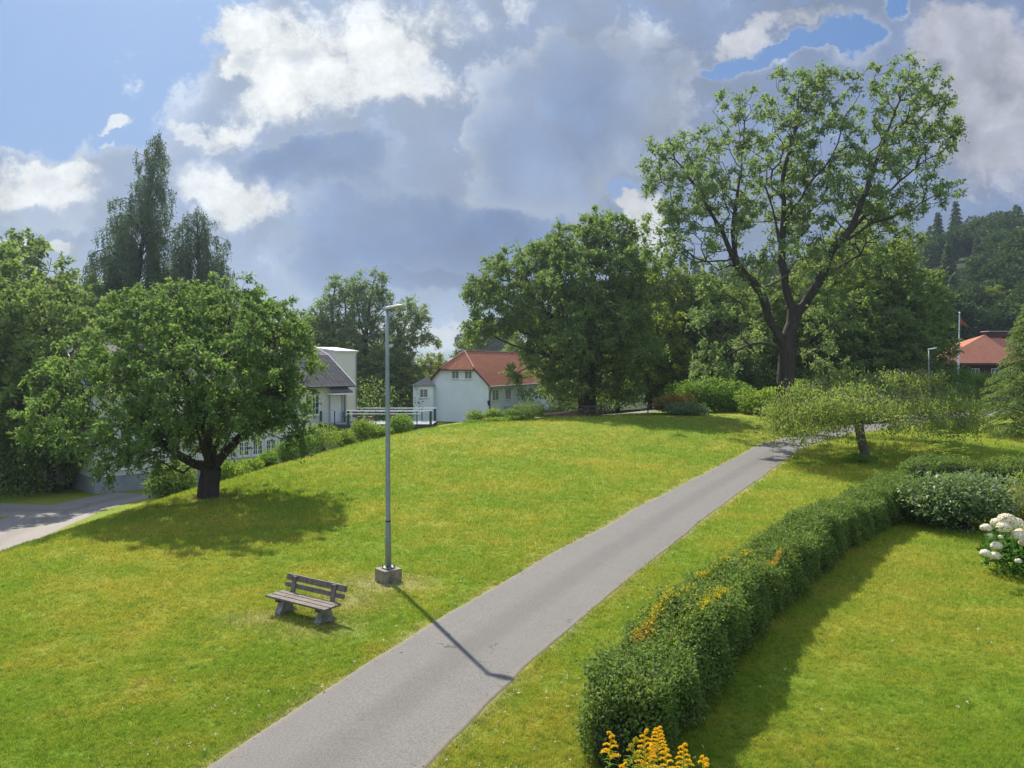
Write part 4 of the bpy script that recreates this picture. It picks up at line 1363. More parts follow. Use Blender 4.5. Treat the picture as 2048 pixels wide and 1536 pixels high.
# --- drooping conifer at the right edge
def cedar(u, v_top, v_base, d, hw, label, seed):
    r_ = np.random.default_rng(seed)
    x = at(u, v_base, d)[0]; z = hz(x, d); top = at(u, v_top, d)[2]
    H = top - z
    root = thing('cedar_tree', (x, d, z - .05), label, 'tree')
    w = hw * d / F
    limbs = [[(x, d, z - .1), (x + .05, d, z + H * .5), (x, d, z + H)]]
    ends = []
    for i in range(120):
        f = (i + .5) / 120
        a = i * 2.399
        r0 = w * (1 - f) ** .75 * r_.uniform(.75, 1.1) + .15
        zz = z + .25 + H * f * .97
        e = (x + cos(a) * r0, d + sin(a) * r0, zz - r0 * .12)
        ends.append(((x, d, zz), (x + cos(a) * r0 * .5, d + sin(a) * r0 * .5, zz + .12 * r0), e))
    mb = MB(); mb.tube(limbs[0], [.28, .16, .03], 8)
    C = []; D = []
    for s_, m_, e_ in ends:
        mb.tube([s_, m_, e_], [.05, .03, .01], 4, cap=False)
        s_, m_, e_ = map(np.array, (s_, m_, e_))
        n = int(60 + 180 * np.linalg.norm(e_ - s_) / w)
        t_ = r_.random(n) ** .6
        P_ = (1 - t_)[:, None] ** 2 * s_ + 2 * (t_ * (1 - t_))[:, None] * m_ + (t_ ** 2)[:, None] * e_
        side = unit(np.cross(e_ - s_, (0, 0, 1)))
        sp = r_.normal(size=n) * .34 * (1.15 - t_ * .6)
        P_ = P_ + side * sp[:, None] - np.c_[0 * t_, 0 * t_, np.abs(sp) * .5 + r_.random(n) * .25]
        C.append(P_); D.append(unit(e_ - s_)[None] * .6 + side * np.sign(sp)[:, None] * .5 + r_.normal(size=(n, 3)) * .35 - [0, 0, .5])
    mb.build('trunk', M['bark'], root)
    C = np.concatenate(C); D = np.concatenate(D); n = len(C)
    N = unit(r_.normal(size=(n, 3)) * .5 + [0, 0, 1])
    leaves_obj('crown', leaf_arrays(C, D, N, .24 * r_.uniform(.6, 1.3, n), .07, .25), M['leaf_cedar'], root)


cedar(2066, 585, 838, 50, 112, 'drooping grey green conifer at the right picture edge', 71)
cedar(2150, 600, 838, 56, 120, 'second drooping conifer behind the one at the right edge', 72)


# ------------------------------------------------------------------ shrubs
def shrub(name, x, y, w, h, label, cat='shrub', leaf='leaf_shrub', seed=1, n=2500, L=.10, Wd=None, group=None, depth=None, nl=8, stems=True, upn=.5, spiky=0, flat_=1.0):
    r_ = np.random.default_rng(seed)
    z = hz(x, y)
    root = thing(name, (x, y, z), label, cat, group)
    dp = depth or w
    lobes = []
    for i in range(nl):
        a = i * 2.4 + r_.random()
        q = r_.uniform(.2, .55) * (1 if i else 0)
        s = r_.uniform(.24, .36)
        lobes.append((x + cos(a) * q * w * .5 * 1.2, y + sin(a) * q * dp * .5 * 1.2, z + h * r_.uniform(.25, .68) * flat_, w * s, dp * s, h * s * 1.05))
    C, k = in_lobes(lobes, n, r_, .72)
    C[:, 2] = np.where(C[:, 2] < z + .02, z + .02 + r_.random(n) * .12, C[:, 2])
    Cn = np.array([l[:3] for l in lobes])[k]
    out_ = unit(C - Cn)
    D = unit(out_ * .5 + r_.normal(size=(n, 3)) * .6 + [0, 0, .25 + spiky])
    N = unit(out_ * .4 + r_.normal(size=(n, 3)) * .55 + [0, 0, upn])
    LV = leaf_arrays(C, D, N, L * r_.uniform(.6, 1.25, n), (Wd or L * .55) * r_.uniform(.7, 1.2, n))
    leaves_obj('foliage', LV, M[leaf], root)
    if stems:
        mb = MB()
        for i in range(9):
            c_ = C[r_.integers(n)]
            mb.tube([(x + r_.normal() * w * .1, y + r_.normal() * dp * .1, z - .05), ((x + c_[0]) / 2, (y + c_[1]) / 2, z + (c_[2] - z) * .6), tuple(c_)], [.02 + h * .008, .015, .005], 4, cap=False)
        mb.build('stem', M['bark'], root)
    return root


# shrubs along the far edge of the lawn
SG = 'shrubs along the top edge of the lawn slope'
edge_sh = [  # u, v_base, w px, h px, leaf, label
    (455, 955, 60, 40, 'leaf_bright', 'low pale green shrub right of the spreading tree trunk'),
    (500, 945, 46, 30, 'leaf_bright', 'small pale shrub below the row of basement windows'),
    (535, 930, 34, 26, 'leaf_shrub', 'smallest shrub at the end of the basement windows'),
    (575, 918, 52, 40, 'leaf_shrub', 'green shrub at the edge of the spreading tree crown'),
    (640, 905, 78, 66, 'leaf_bright', 'tallest light green shrub below the cream wall window'),
    (605, 910, 40, 50, 'leaf_shrub', 'dark green shrub left of the tallest light green shrub'),
    (690, 897, 50, 40, 'leaf_bright', 'pale leafy shrub below the terrace door'),
    (725, 889, 44, 52, 'leaf_bright', 'upright yellow green shrub under the glass terrace'),
    (755, 884, 40, 36, 'leaf_bright', 'yellow green shrub touching the lamp pole from the left'),
    (800, 874, 42, 48, 'leaf_shrub', 'rounded bright shrub right of the lamp pole under the terrace'),
    (780, 878, 30, 30, 'leaf_bright', 'small yellowish shrub just right of the lamp pole'),
]
for i, (u, v, w, h, lf, lab) in enumerate(edge_sh):
    d = float(np.interp(u, [440, 520, 600, 650, 700, 750, 800, 860], [36, 40, 43.5, 45, 46, 47.5, 48.5, 49.5])) + .9
    x = (u - 1024) / F * d; sx = d / F
    hh = at(u, v - h * .95, d)[2] - hz(x, d)
    shrub('shrub', x, d, w * sx * 1.25, hh * 1.05, lab, leaf=lf, seed=100 + i, n=2800, L=.12, group=SG, upn=.4, spiky=.35, depth=1.6)

# flower bed in front of the white house
FG = 'plants of the bed before the white house'
bed = [(925, 862, 46, 16, 'leaf_shrub', 'low green plant at the left tip of the flower bed'), (962, 859, 50, 22, 'leaf_shrub', 'low dense plant second from the left tip of the flower bed'),
       (1000, 855, 50, 22, 'leaf_bright', 'yellowish low plant in the middle of the flower bed'), (1038, 850, 46, 20, 'leaf_shrub', 'low green plant beside the dark red shrub'),
       (955, 848, 34, 38, 'leaf_bright', 'tall yellow flowering plant against the pale gable wall'), (988, 846, 30, 34, 'leaf_bright', 'tall pale plant below the corner downpipe'),
       (975, 852, 40, 26, 'leaf_rust', 'reddish stalky plant in the flower bed'),
       (1060, 846, 58, 56, 'leaf_ash_dark', 'dark purplish green shrub before the house entrance'), (1028, 848, 34, 34, 'leaf_wood', 'small dark shrub left of the purplish shrub'),
       (1095, 840, 46, 30, 'leaf_shrub', 'green shrub at the right corner of the white house'), (1120, 835, 36, 20, 'leaf_pale', 'pale leaved low shrub beside the wood pile')]
for i, (u, v, w, h, lf, lab) in enumerate(bed):
    d = 57.0 + (4 if h > 25 else 1.5)
    s = d / F
    x = (u - 1024) / F * d
    zg = hz(x, d); vg = 728 + (5 - zg) / d * F
    hh = max(.35, (vg - (v - h)) * s * .72)
    shrub('bed_plant', x, d, w * s * 1.35, hh * 1.15, lab, 'plant', lf, 130 + i, 2200, .13, group=FG, depth=w * s, spiky=.2)

# bushes at the foot of the wood
BG = 'bushes at the foot of the wood'
for i, (u, w, vt, d, lf, lab, n) in enumerate([
        (1415, 150, 758, 62, 'leaf_shrub', 'wide dense bush behind the picnic tables', 9000),
        (1520, 72, 778, 59, 'leaf_bright', 'round light green bush left of the weeping tree', 5000),
        (1345, 70, 788, 61, 'leaf_rust', 'brownish bush over the right picnic table', 3500),
        (1375, 60, 806, 58.5, 'leaf_pale', 'low pale bush below the wide dense bush', 2500),
        (1470, 70, 790, 63, 'leaf_wood', 'dark bush between the wide and the round bush', 3500),
        (1600, 90, 765, 58, 'leaf_shrub', 'bush right of the forked trunk behind the weeping tree', 5000),
        (1680, 90, 770, 62, 'leaf_shrub', 'bush behind the middle of the weeping tree', 4000),
        (1760, 90, 768, 66, 'leaf_wood', 'dark bush behind the right half of the weeping tree', 4000),
        (1850, 90, 755, 74, 'leaf_rust', 'brownish bush at the foot of the distant lamp', 4000),
        (1925, 80, 735, 84, 'leaf_shrub', 'bush below the eaves of the orange roofed house', 4500),
        (1900, 100, 770, 72, 'leaf_wood', 'wide dark bush left of the drooping conifer', 4500),
        (1820, 60, 735, 90, 'leaf_rust', 'brown flowering bush left of the distant lamp', 3000),
        (1975, 90, 745, 80, 'leaf_shrub', 'bush under the orange roof beside the conifer', 4000)]):
    x = (u - 1024) / F * d; z = hz(x, d); h = at(u, vt, d)[2] - z
    shrub('bush', x, d, w * d / F * 1.2, h * 1.08, lab, 'bush', lf, 160 + i, n, .2, group=BG, depth=3.0, nl=12)
# undergrowth hides the feet of the woods
UG = 'undergrowth between the trunks of the wood'
UW = ['right of the white house', 'behind the trunk of the broad round tree', 'behind the left picnic table', 'at the small white sign', 'behind the right picnic table', 'behind the wide dense bush', 'left of the forked trunk', 'behind the forked trunk', 'behind the left half of the weeping tree', 'behind the middle of the weeping tree', 'behind the right half of the weeping tree', 'at the distant lamp', 'at the stair tower', 'below the twin topped tree', 'at the lamp pole', 'beside the annex', 'behind the annex']
for i, (u, d) in enumerate([(1160, 82), (1190, 78), (1250, 86), (1310, 82), (1360, 84), (1440, 80), (1500, 78), (1560, 76), (1650, 76), (1720, 78), (1790, 80), (1850, 82), (640, 84), (700, 86), (760, 82), (795, 92), (870, 112)]):
    x = (u - 1024) / F * d
    shrub('undergrowth_bush', x, d, 7.5, 4.6 if u > 900 else 6.5, ('dark undergrowth bush in the wood ' + UW[i]) if u > 900 else ('dark undergrowth bush behind the terrace ' + UW[i]), 'bush', 'leaf_wood', 200 + i, 2600, .3, group=UG if u > 900 else 'undergrowth behind the terrace', stems=False, nl=10)
for i, (x, y, w, h, lab) in enumerate([(-31, 47, 7, 4.5, 'dark bush right at the shaded end of the drive'), (-34, 39, 8, 4.0, 'dark bush left of the drive under the trees'), (-31, 30, 7, 3.6, 'dark bush by the left picture edge above the drive'),
                                      (-26.5, 23, 5, 3.0, 'nearest dark bush beside the drive'), (-38, 50, 9, 6, 'tall dark bush behind the end of the drive'), (-19.2, 42.5, 2.6, 2.2, 'rounded dark bush on the verge at the end of the drive'), (-29, 52, 6, 5, 'dark bush against the left corner of the grey roofed house')]):
    shrub('bush', x, y, w, h, lab, 'bush', 'leaf_wood', 230 + i, 5200, .2, group='dark bushes beside the drive', nl=12)

# ------------------------------------------------------------------ the hedge
HN = 300


def hedge(name, line, halfw, hgt, label, seed, n, L, leafmt='leaf_hedge', wob=.12, cat='hedge'):
    r_ = np.random.default_rng(seed)
    P = resample(line, HN)
    z0_ = hz(*P[0])
    root = thing(name, (P[0][0], P[0][1], z0_), label, cat)
    T = np.gradient(P, axis=0); T /= np.linalg.norm(T, axis=1)[:, None]
    Nn = np.c_[T[:, 1], -T[:, 0]]
    seg = np.linalg.norm(np.diff(P, axis=0), axis=1); s = np.r_[0, np.cumsum(seg)]
    tot = s[-1]
    ph = r_.uniform(0, 6.28, 12)

    def bulge(a, b):
        return wob * (.5 * np.sin(a * 2.1 + ph[0]) * np.cos(b * 2.3 + ph[1]) + .35 * np.sin(a * 4.7 + b * 1.7 + ph[2]) + .3 * np.sin(a * 8.3 + ph[3] + b * 3.1) + .25 * np.sin(a * .9 + ph[4]))

    # superellipse section, angle th from one foot over the top to the other
    def surf(a, th, inset):
        i = np.clip(a / tot * (HN - 1), 0, HN - 1)
        px = np.interp(i, np.arange(HN), P[:, 0]); py = np.interp(i, np.arange(HN), P[:, 1])
        nx_ = np.interp(i, np.arange(HN), Nn[:, 0]); ny_ = np.interp(i, np.arange(HN), Nn[:, 1])
        c, sn = np.cos(th), np.sin(th)
        e = 2 / 6.5
        endf = np.clip(np.minimum(a, tot - a) / .5, 0, 1) ** .45
        top = hgt * (1 + .07 * np.sin(a * .8 + ph[5]) + .05 * np.sin(a * 2.3 + ph[6]))
        b0s = np.sign(c) * np.abs(c) ** e; z0s = np.abs(sn) ** e
        bg_ = bulge(a, b0s * 1.6 + z0s * 2.2)
        b = b0s * (halfw * endf + bg_ - inset)
        zz = z0s * (top * (.80 + .20 * endf) + bulge(a + 5, b0s * 1.9) * .7 - inset)
        x = px + nx_ * b; y = py + ny_ * b
        return x, y, zz, b

    a = r_.uniform(0, tot, n)
    q_ = r_.uniform(-1, 1, n)
    th_top = np.arccos(np.sign(q_) * np.abs(q_) ** 3.25); th_side = np.arcsin(np.abs(q_) ** 3.25)
    th = np.where(r_.random(n) < .42, th_top, np.where(q_ > 0, th_side, pi - th_side))
    # denser on the front face and the top
    inset = np.abs(r_.normal(size=n)) * .11 - .05 - .07 * (r_.random(n) < .12) * r_.random(n)
    x, y, zz, b = surf(a, th, inset)
    z = height(x, y) + zz
    keep = zz > .06 + .14 * r_.random(n)
    C = np.c_[x, y, z][keep]; thk = th[keep]; ak = a[keep]
    i = (ak / tot * (HN - 1)).astype(int)
    nrm = np.c_[Nn[i] * np.cos(thk)[:, None], np.sin(thk)]
    D = unit(nrm * .45 + r_.normal(size=C.shape) * .55 + [0, 0, .15]); N = unit(nrm * .7 + r_.normal(size=C.shape) * .5 + [0, 0, .35])
    LV = leaf_arrays(C, D, N, L * r_.uniform(.6, 1.25, len(C)), L * .62 * r_.uniform(.7, 1.2, len(C)))
    leaves_obj('foliage', LV, M[leafmt], root)
    # sprigs standing out of the top
    k = int(n * .022)
    a2 = r_.uniform(0, tot, k); t2_ = r_.uniform(-1, 1, k); th2 = np.arccos(np.sign(t2_) * np.abs(t2_) ** 3.25)
    x, y, zz, b = surf(a2, th2, 0)
    tp = np.c_[x, y, height(x, y) + zz]
    LV2 = clump_leaves(tp, np.tile([0, 0, 1.], (k, 1)) + r_.normal(size=(k, 3)) * .35, r_, 1, 7, .26, L * .9, L * .5, .1, .5)
    leaves_obj('sprig', LV2, M[leafmt], root)
    # woody inside
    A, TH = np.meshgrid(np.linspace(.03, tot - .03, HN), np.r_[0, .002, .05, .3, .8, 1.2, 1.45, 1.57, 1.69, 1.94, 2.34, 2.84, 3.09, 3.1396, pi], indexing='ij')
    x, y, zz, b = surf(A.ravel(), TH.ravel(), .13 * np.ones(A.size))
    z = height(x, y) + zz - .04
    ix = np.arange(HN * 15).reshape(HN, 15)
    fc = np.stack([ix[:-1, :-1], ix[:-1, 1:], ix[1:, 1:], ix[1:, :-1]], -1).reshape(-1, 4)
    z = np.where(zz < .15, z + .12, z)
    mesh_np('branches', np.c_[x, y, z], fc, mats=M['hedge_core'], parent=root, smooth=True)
    # stems visible at the foot
    mb = MB()
    for q in range(int(tot * 5)):
        a1 = r_.uniform(0.1, tot - .1); i = int(a1 / tot * (HN - 1)); bb = r_.uniform(-.8, .8) * halfw
        px, py = P[i] + Nn[i] * bb; zg = hz(px, py) if q % 4 == 0 else None
        zg = hz(px, py)
        mb.tube([(px, py, zg - .05), (px + r_.normal() * .08, py + r_.normal() * .08, zg + .5)], [.014, .008], 4, cap=False)
    mb.build('stem', M['bark'], root)
    return root, surf, tot, r_


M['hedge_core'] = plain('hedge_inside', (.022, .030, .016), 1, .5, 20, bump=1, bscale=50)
H1 = [(1.16, 8.9), (2.46, 11.2), (4.85, 15.0), (7.95, 19.3), (10.9, 22.9), (13.6, 25.8)]
hroot, surf, tot, hr_ = hedge('hedge', H1, .56, 1.10, 'long clipped dark green hedge running diagonally beside the lower lawn', 301, 125000, .064)
H2 = [(13.9, 26.6), (17, 26.6), (21, 27.2), (28, 28.5), (36, 31)]
hedge('hedge', H2, .8, 1.45, 'far cross hedge with loose bronze tinted top meeting the long hedge', 302, 52000, .085)

# yellowing sprays in the hedge: (position along, angle, spread, colour)
specs = [(2.7, 1.66, .26, 'leaf_yellow'), (3.3, 1.56, .34, 'leaf_yellow'), (3.9, 1.50, .26, 'leaf_yellow'), (6.2, 1.60, .28, 'leaf_yellow'), (7.4, 1.40, .30, 'leaf_orange'), (2.0, 1.62, .18, 'leaf_orange'), (7.6, 1.64, .16, 'leaf_yellow'), (5.1, 1.7, .16, 'leaf_yellow')]
for i, (a0, th0, sp, lf) in enumerate(specs):
    n = 330
    a = a0 + hr_.normal(size=n) * sp; th = th0 + hr_.normal(size=n) * sp * .16
    x, y, zz, b = surf(a, th, -.03 - hr_.random(n) * .10)
    C = np.c_[x, y, height(x, y) + zz]
    N = unit(hr_.normal(size=C.shape) * .6 + [0, 0, .6])
    LV = leaf_arrays(C, hr_.normal(size=C.shape) + [0, 0, .6], N, .05 * hr_.uniform(.6, 1.2, n), .024)
    o = leaves_obj('yellow_spray', LV, M[lf], hroot)
    o['kind'] = 'stuff'
    o['label'] = 'yellowing leafy spray in the dark hedge' if lf == 'leaf_yellow' else 'orange tinted spray in the dark hedge'

# garden shrubs in front of the cross hedge
shrub('viburnum_shrub', 13.6, 22.6, 3.6, 1.75, 'broad shrub with pale silvery leaf tops in front of the cross hedge', leaf='leaf_pale', seed=310, n=6500, L=.16, Wd=.07, depth=2.4, nl=18, upn=1.4, spiky=.2)
shrub('viburnum_shrub', 13.2, 23.6, 3.0, 1.55, 'dark green shrub filling the corner where both hedges meet', leaf='leaf_hedge', seed=311, n=7000, L=.10, depth=2.2, nl=12)
shrub('autumn_shrub', 15.6, 23.0, 1.9, 1.5, 'bronze and orange tinted shrub right of the silvery one', leaf='leaf_rust', seed=312, n=4200, L=.09, nl=9)
shrub('autumn_shrub', 16.9, 23.6, 2.0, 1.6, 'olive green bushy shrub at the right picture edge', leaf='leaf_weep', seed=313, n=4200, L=.09, nl=9)

# ash sapling shoots rising out of the hedge
for i, (u, d, h, lab) in enumerate([(1887, 27.5, 2.5, 'tall bright sapling shoot rising left above the cross hedge'), (1925, 27.2, 2.35, 'bright sapling shoot with feathered leaves above the cross hedge')]):
    r_ = np.random.default_rng(320 + i)
    x = (u - 1024) / F * d; z = hz(x, d)
    root = thing('sapling', (x, d, z), lab, 'sapling', 'sapling shoots above the hedge')
    mb = MB(); mb.tube([(x, d, z), (x + .1, d, z + h * .5), (x + .15, d, z + h)], [.02, .014, .005], 5); mb.build('stem', M['leaf_bright'], root)
    C = []; D = []
    for q in range(12):
        zz = z + h * (.5 + .5 * q / 12); a = q * 2.4
        for k in range(9):
            f = (k + 1) / 9 * .42
            C.append((x + .12 + cos(a) * f, d + sin(a) * f, zz + f * .5 - f * f * .9)); D.append((cos(a) * .4 + (-1) ** k * -sin(a), sin(a) * .4 + (-1) ** k * cos(a), -.1))
    C = np.array(C); D = np.array(D)
    leaves_obj('foliage', leaf_arrays(C, D, unit(r_.normal(size=C.shape) * .3 + [0, 0, 1]), .15, .055), M['leaf_bright'], root)

# ivy tuft round the weeping tree's foot
shrub('ground_ivy', at(1728, 920, 35.6)[0], 35.6, 1.7, .38, 'small leafy plants round the foot of the weeping tree', 'plant', 'leaf_shrub', 330, 900, .09)
# upright weeds round the foot of the weeping tree
wr = np.random.default_rng(333)
for i in range(6):
    x = at(1750 + i * 13, 920, 34.5)[0]; y = 34.2 + wr.random(); z = hz(x, y)
    root = thing('weed', (x, y, z), ('nearest to the trunk, ', 'second from the trunk, ', 'third from the trunk, ', 'fourth from the trunk, ', 'fifth from the trunk, ', 'farthest from the trunk, ')[i] + 'rusty seed stalk beside the weeping tree', 'plant', 'seed stalks beside the weeping tree')
    mb = MB(); mb.tube([(x, y, z), (x + wr.normal() * .04, y, z + .9)], [.008, .004], 4); mb.build('stem', M['leaf_rust'], root)
    C = np.c_[x + wr.normal(size=40) * .03, y + wr.normal(size=40) * .03, z + .35 + wr.random(40) * .6]
    leaves_obj('seed_head', leaf_arrays(C, wr.normal(size=C.shape) + [0, 0, 1], wr.normal(size=C.shape), .06, .025), M['leaf_rust'], root)

# ------------------------------------------------------------------ hydrangea
m, t, p = mat('cream_petals')
geo = t.node('ShaderNodeNewGeometry')
t.put(p.inputs['Base Color'], t.mix(geo.outputs['Random Per Island'], (.66, .57, .34), (.82, .76, .56)))
p.inputs['Roughness'].default_value = .7
M['petal'] = m
hx, hy = 12.45, 17.7
hzz = hz(hx, hy)
hyd = shrub('hydrangea', hx, hy, 2.25, 1.35, 'hydrangea bush with big cream flower heads at the right picture edge', 'hydrangea', 'leaf_hydrangea', 340, 5200, .12, .08, nl=11)
r_ = np.random.default_rng(341)
heads = [(1972, 1056, .10), (1995, 1046, .12), (2013, 1040, .16), (2030, 1048, .16), (2008, 1056, .14), (2042, 1068, .13), (2052, 1085, .12), (1993, 1092, .10), (1971, 1107, .095), (1990, 1112, .10), (2037, 1122, .06), (1980, 1070, .045), (2001, 1074, .045), (2060, 1050, .12), (2080, 1066, .13), (2100, 1046, .13), (2090, 1100, .1), (2036, 1072, .12)]
for (u, v, rd) in heads:
    c_ = at(u, v, 16.75 + r_.uniform(-.12, .25))
    rd *= 1.15; n = 480
    d_ = unit(r_.normal(size=(n, 3))); d_[:, 2] = np.where(d_[:, 2] < -.45, -d_[:, 2], d_[:, 2])
    C = c_ + d_ * np.array([1.1, 1.0, .82]) * rd * r_.uniform(.88, 1.04, (n, 1))
    ax = unit(np.cross(d_, r_.normal(size=(n, 3))))
    LV = leaf_arrays(C - ax * .018, ax, d_, .036, .034, .05)
    leaves_obj('flower_head', LV, M['petal'], hyd)


# ------------------------------------------------------------------ goldenrods in the foreground
M['gold'] = leafmat('goldenrod_yellow', (.78, .46, .02), (.90, .66, .05), .3)
GR = [(1222, 1466, 7.6, -1, 'leftmost goldenrod'), (1247, 1528, 7.2, 1, 'short goldenrod'), (1268, 1478, 7.5, -1, 'greenish goldenrod'), (1290, 1462, 7.7, -1, 'goldenrod with the fullest plume'), (1316, 1455, 7.8, 1, 'tallest goldenrod'),
      (1300, 1492, 7.4, -1, 'goldenrod'), (1366, 1490, 7.6, 1, 'goldenrod'), (1408, 1514, 7.4, -1, 'rightmost goldenrod'), (1330, 1500, 7.3, 1, 'goldenrod')]
GL_ = ['leftmost yellow goldenrod below the end of the hedge', 'short goldenrod just right of the leftmost one', 'greenish goldenrod not yet in full flower left of the centre plume', 'goldenrod with the fullest orange yellow plume in the middle', 'tallest goldenrod right behind the fullest plume',
       'goldenrod directly below the fullest plume', 'single goldenrod standing apart to the right', 'rightmost goldenrod at the bottom of the picture', 'leafy goldenrod stem between the cluster and the single one']
for i, (u, v, d, sd, _l) in enumerate(GR):
    r_ = np.random.default_rng(350 + i)
    tip = at(u, v, d); z = hz(tip[0], d)
    H = tip[2] - z
    bx_, by_ = tip[0] + .05 * sd + r_.normal() * .03, d + r_.normal() * .05
    root = thing('goldenrod', (bx_, by_, z), GL_[i], 'plant', 'goldenrods below the hedge')
    stem = lambda f: np.array((bx_ + (tip[0] - bx_) * f, by_ + (d - by_) * f, z + H * f))
    mb = MB(); mb.tube([stem(0), stem(.5), stem(.97)], [.007, .006, .003], 5); mb.build('stem', M['leaf_bright'], root)
    C = []; D = []
    for q in range(46):
        f = .25 + .62 * q / 46; a = q * 2.4
        C.append(stem(f)); D.append((cos(a), sin(a), .5))
    C = np.array(C); D = np.array(D)
    leaves_obj('foliage', leaf_arrays(C, D, unit(np.c_[-D[:, :2] * .5, np.ones(len(D))]), .10 * r_.uniform(.7, 1.1, len(C)), .018, .35), M['leaf_shrub'], root)
    C = []
    nb = 15 if i in (3, 4) else 10
    for q in range(nb):
        f = q / nb; a = (q % 2) * pi + r_.normal() * .5 + (pi if sd < 0 else 0) * (r_.random() < .65)
        st = stem(.985 - f * (.24 if i != 3 else .34)); ln = .035 + .085 * f
        for s_ in np.linspace(0, 1, 16):
            pt = st + np.array((cos(a) * ln * s_, sin(a) * ln * s_ * .6, .035 * sin(s_ * 2.2) - .02 * s_))
            for _ in range(7): C.append(pt + r_.normal(size=3) * (.004, .004, .004) + (0, 0, .004))
    C = np.array(C)
    leaves_obj('flower_head', leaf_arrays(C, r_.normal(size=C.shape) + [0, 0, .8], r_.normal(size=C.shape), .013, .008), M['gold' if i != 2 else 'leaf_yellow'], root)

# ------------------------------------------------------------------ grass
r_ = np.random.default_rng(400)
NT_ = 400000
uu = r_.uniform(-380, 2480, NT_); vv = 1600 - (1600 - 838) * r_.random(NT_) ** .85
dirs = np.c_[(uu - 1024) / F, np.ones(NT_), -(vv - 728) / F]
dd = 5 / ((vv - 728) / F)
dd = dd * r_.uniform(.97, 1.03, NT_)
X = dirs[:, 0] * dd; Y = dd
Z = height(X, Y)
ok = (dist_to(PATH, X, Y) > PHW + .02 + .05 * r_.random(NT_)) & (Y < 56) & (Z > -1.6)
for a_ in (DRIVE, DRIVE2): ok &= dist_to(a_, X, Y) > 2.4
X, Y, Z = X[ok], Y[ok], Z[ok]
wn = worn_at(X, Y)
_gr = r_.random((700, 700))
def _vn(x, y, sc_):
    fx, fy = (x * sc_) % 699, (y * sc_) % 699
    ix, iy = fx.astype(int), fy.astype(int); ax, ay = fx - ix, fy - iy
    ax = ax * ax * (3 - 2 * ax); ay = ay * ay * (3 - 2 * ay)
    return (_gr[ix, iy] * (1 - ax) + _gr[ix + 1, iy] * ax) * (1 - ay) + (_gr[ix, iy + 1] * (1 - ax) + _gr[ix + 1, iy + 1] * ax) * ay
clump = .6 * _vn(X, Y, 5.5) + .4 * _vn(X + 40, Y, 1.7)
ok = (r_.random(len(X)) > wn * .95) & (r_.random(len(X)) < .45 + 1.1 * clump)
X, Y, Z, wn, clump = X[ok], Y[ok], Z[ok], wn[ok], clump[ok]
nt = len(X)
kb = 7
sc = np.clip(Y / 16, .7, 2.4)
near_edge = (.45 + 1.15 * clump) * np.clip(1.6 - (dist_to(PATH, X, Y) - PHW) / .25, .9, 1.55)
cx = np.repeat(X, kb); cy = np.repeat(Y, kb); cz = np.repeat(Z, kb); s_ = np.repeat(sc, kb); ne = np.repeat(near_edge, kb)
n = len(cx)
cx = cx + r_.normal(size=n) * .035 * s_; cy = cy + r_.normal(size=n) * .035 * s_
a = r_.uniform(0, 2 * pi, n); hh = r_.uniform(.02, .075, n) * s_ * ne; w = .0058 * s_ * r_.uniform(.7, 1.3, n); tilt = r_.uniform(.1, .9, n) * hh
b0_ = np.c_[cx - np.sin(a) * w, cy + np.cos(a) * w, cz - .004]
b1_ = np.c_[cx + np.sin(a) * w, cy - np.cos(a) * w, cz - .004]
tp = np.c_[cx + np.cos(a) * tilt, cy + np.sin(a) * tilt, cz + hh]
mgb, t, p = mat('grass_blades')
c, n3 = grass_colour(t, t.m('MULTIPLY', t.node('ShaderNodeAttribute', attribute_name='worn').outputs['Fac'], .9))
rnd = t.node('ShaderNodeNewGeometry').outputs['Random Per Island']
c = t.mix(t.m('MULTIPLY', rnd, .5), c, t.mix(1, c, (1.7, 1.5, 1.4), 'MULTIPLY'))
t.put(p.inputs['Base Color'], c)
p.inputs['Roughness'].default_value = .6; p.inputs['Specular IOR Level'].default_value = .2
tr = t.node('ShaderNodeBsdfTranslucent'); t.put(tr.inputs[0], c)
mx = t.node('ShaderNodeMixShader'); mx.inputs[0].default_value = .45
t.l.new(p.outputs[0], mx.inputs[1]); t.l.new(tr.outputs[0], mx.inputs[2]); t.l.new(mx.outputs[0], mgb.node_tree.nodes['Material Output'].inputs[0])
go = mesh_np('grass', np.stack([b0_, b1_, tp], 1).reshape(-1, 3), np.arange(n * 3).reshape(n, 3), mats=mgb)
wa_ = go.data.attributes.new('worn', 'FLOAT', 'POINT'); wa_.data.foreach_set('value', np.repeat(wn, kb * 3).astype(np.float32))
tag(go, 'short mown grass of the lawn beside the path', kind='stuff')
# clover flowers
k = 260
q = r_.integers(len(X), size=k * 6)
q = q[(Y[q] < 26) & ((dist_to(PATH, X[q], Y[q]) < PHW + 1.4) | (r_.random(len(q)) < .06))][:k]
C = np.repeat(np.c_[X[q], Y[q], Z[q] + .055], 8, 0); C += r_.normal(size=C.shape) * .009
LV = leaf_arrays(C, r_.normal(size=C.shape), r_.normal(size=C.shape), .018, .014)
tag(leaves_obj('clover_flowers', LV, M['petal']), 'tiny white clover flowers scattered in the grass by the path', kind='stuff')

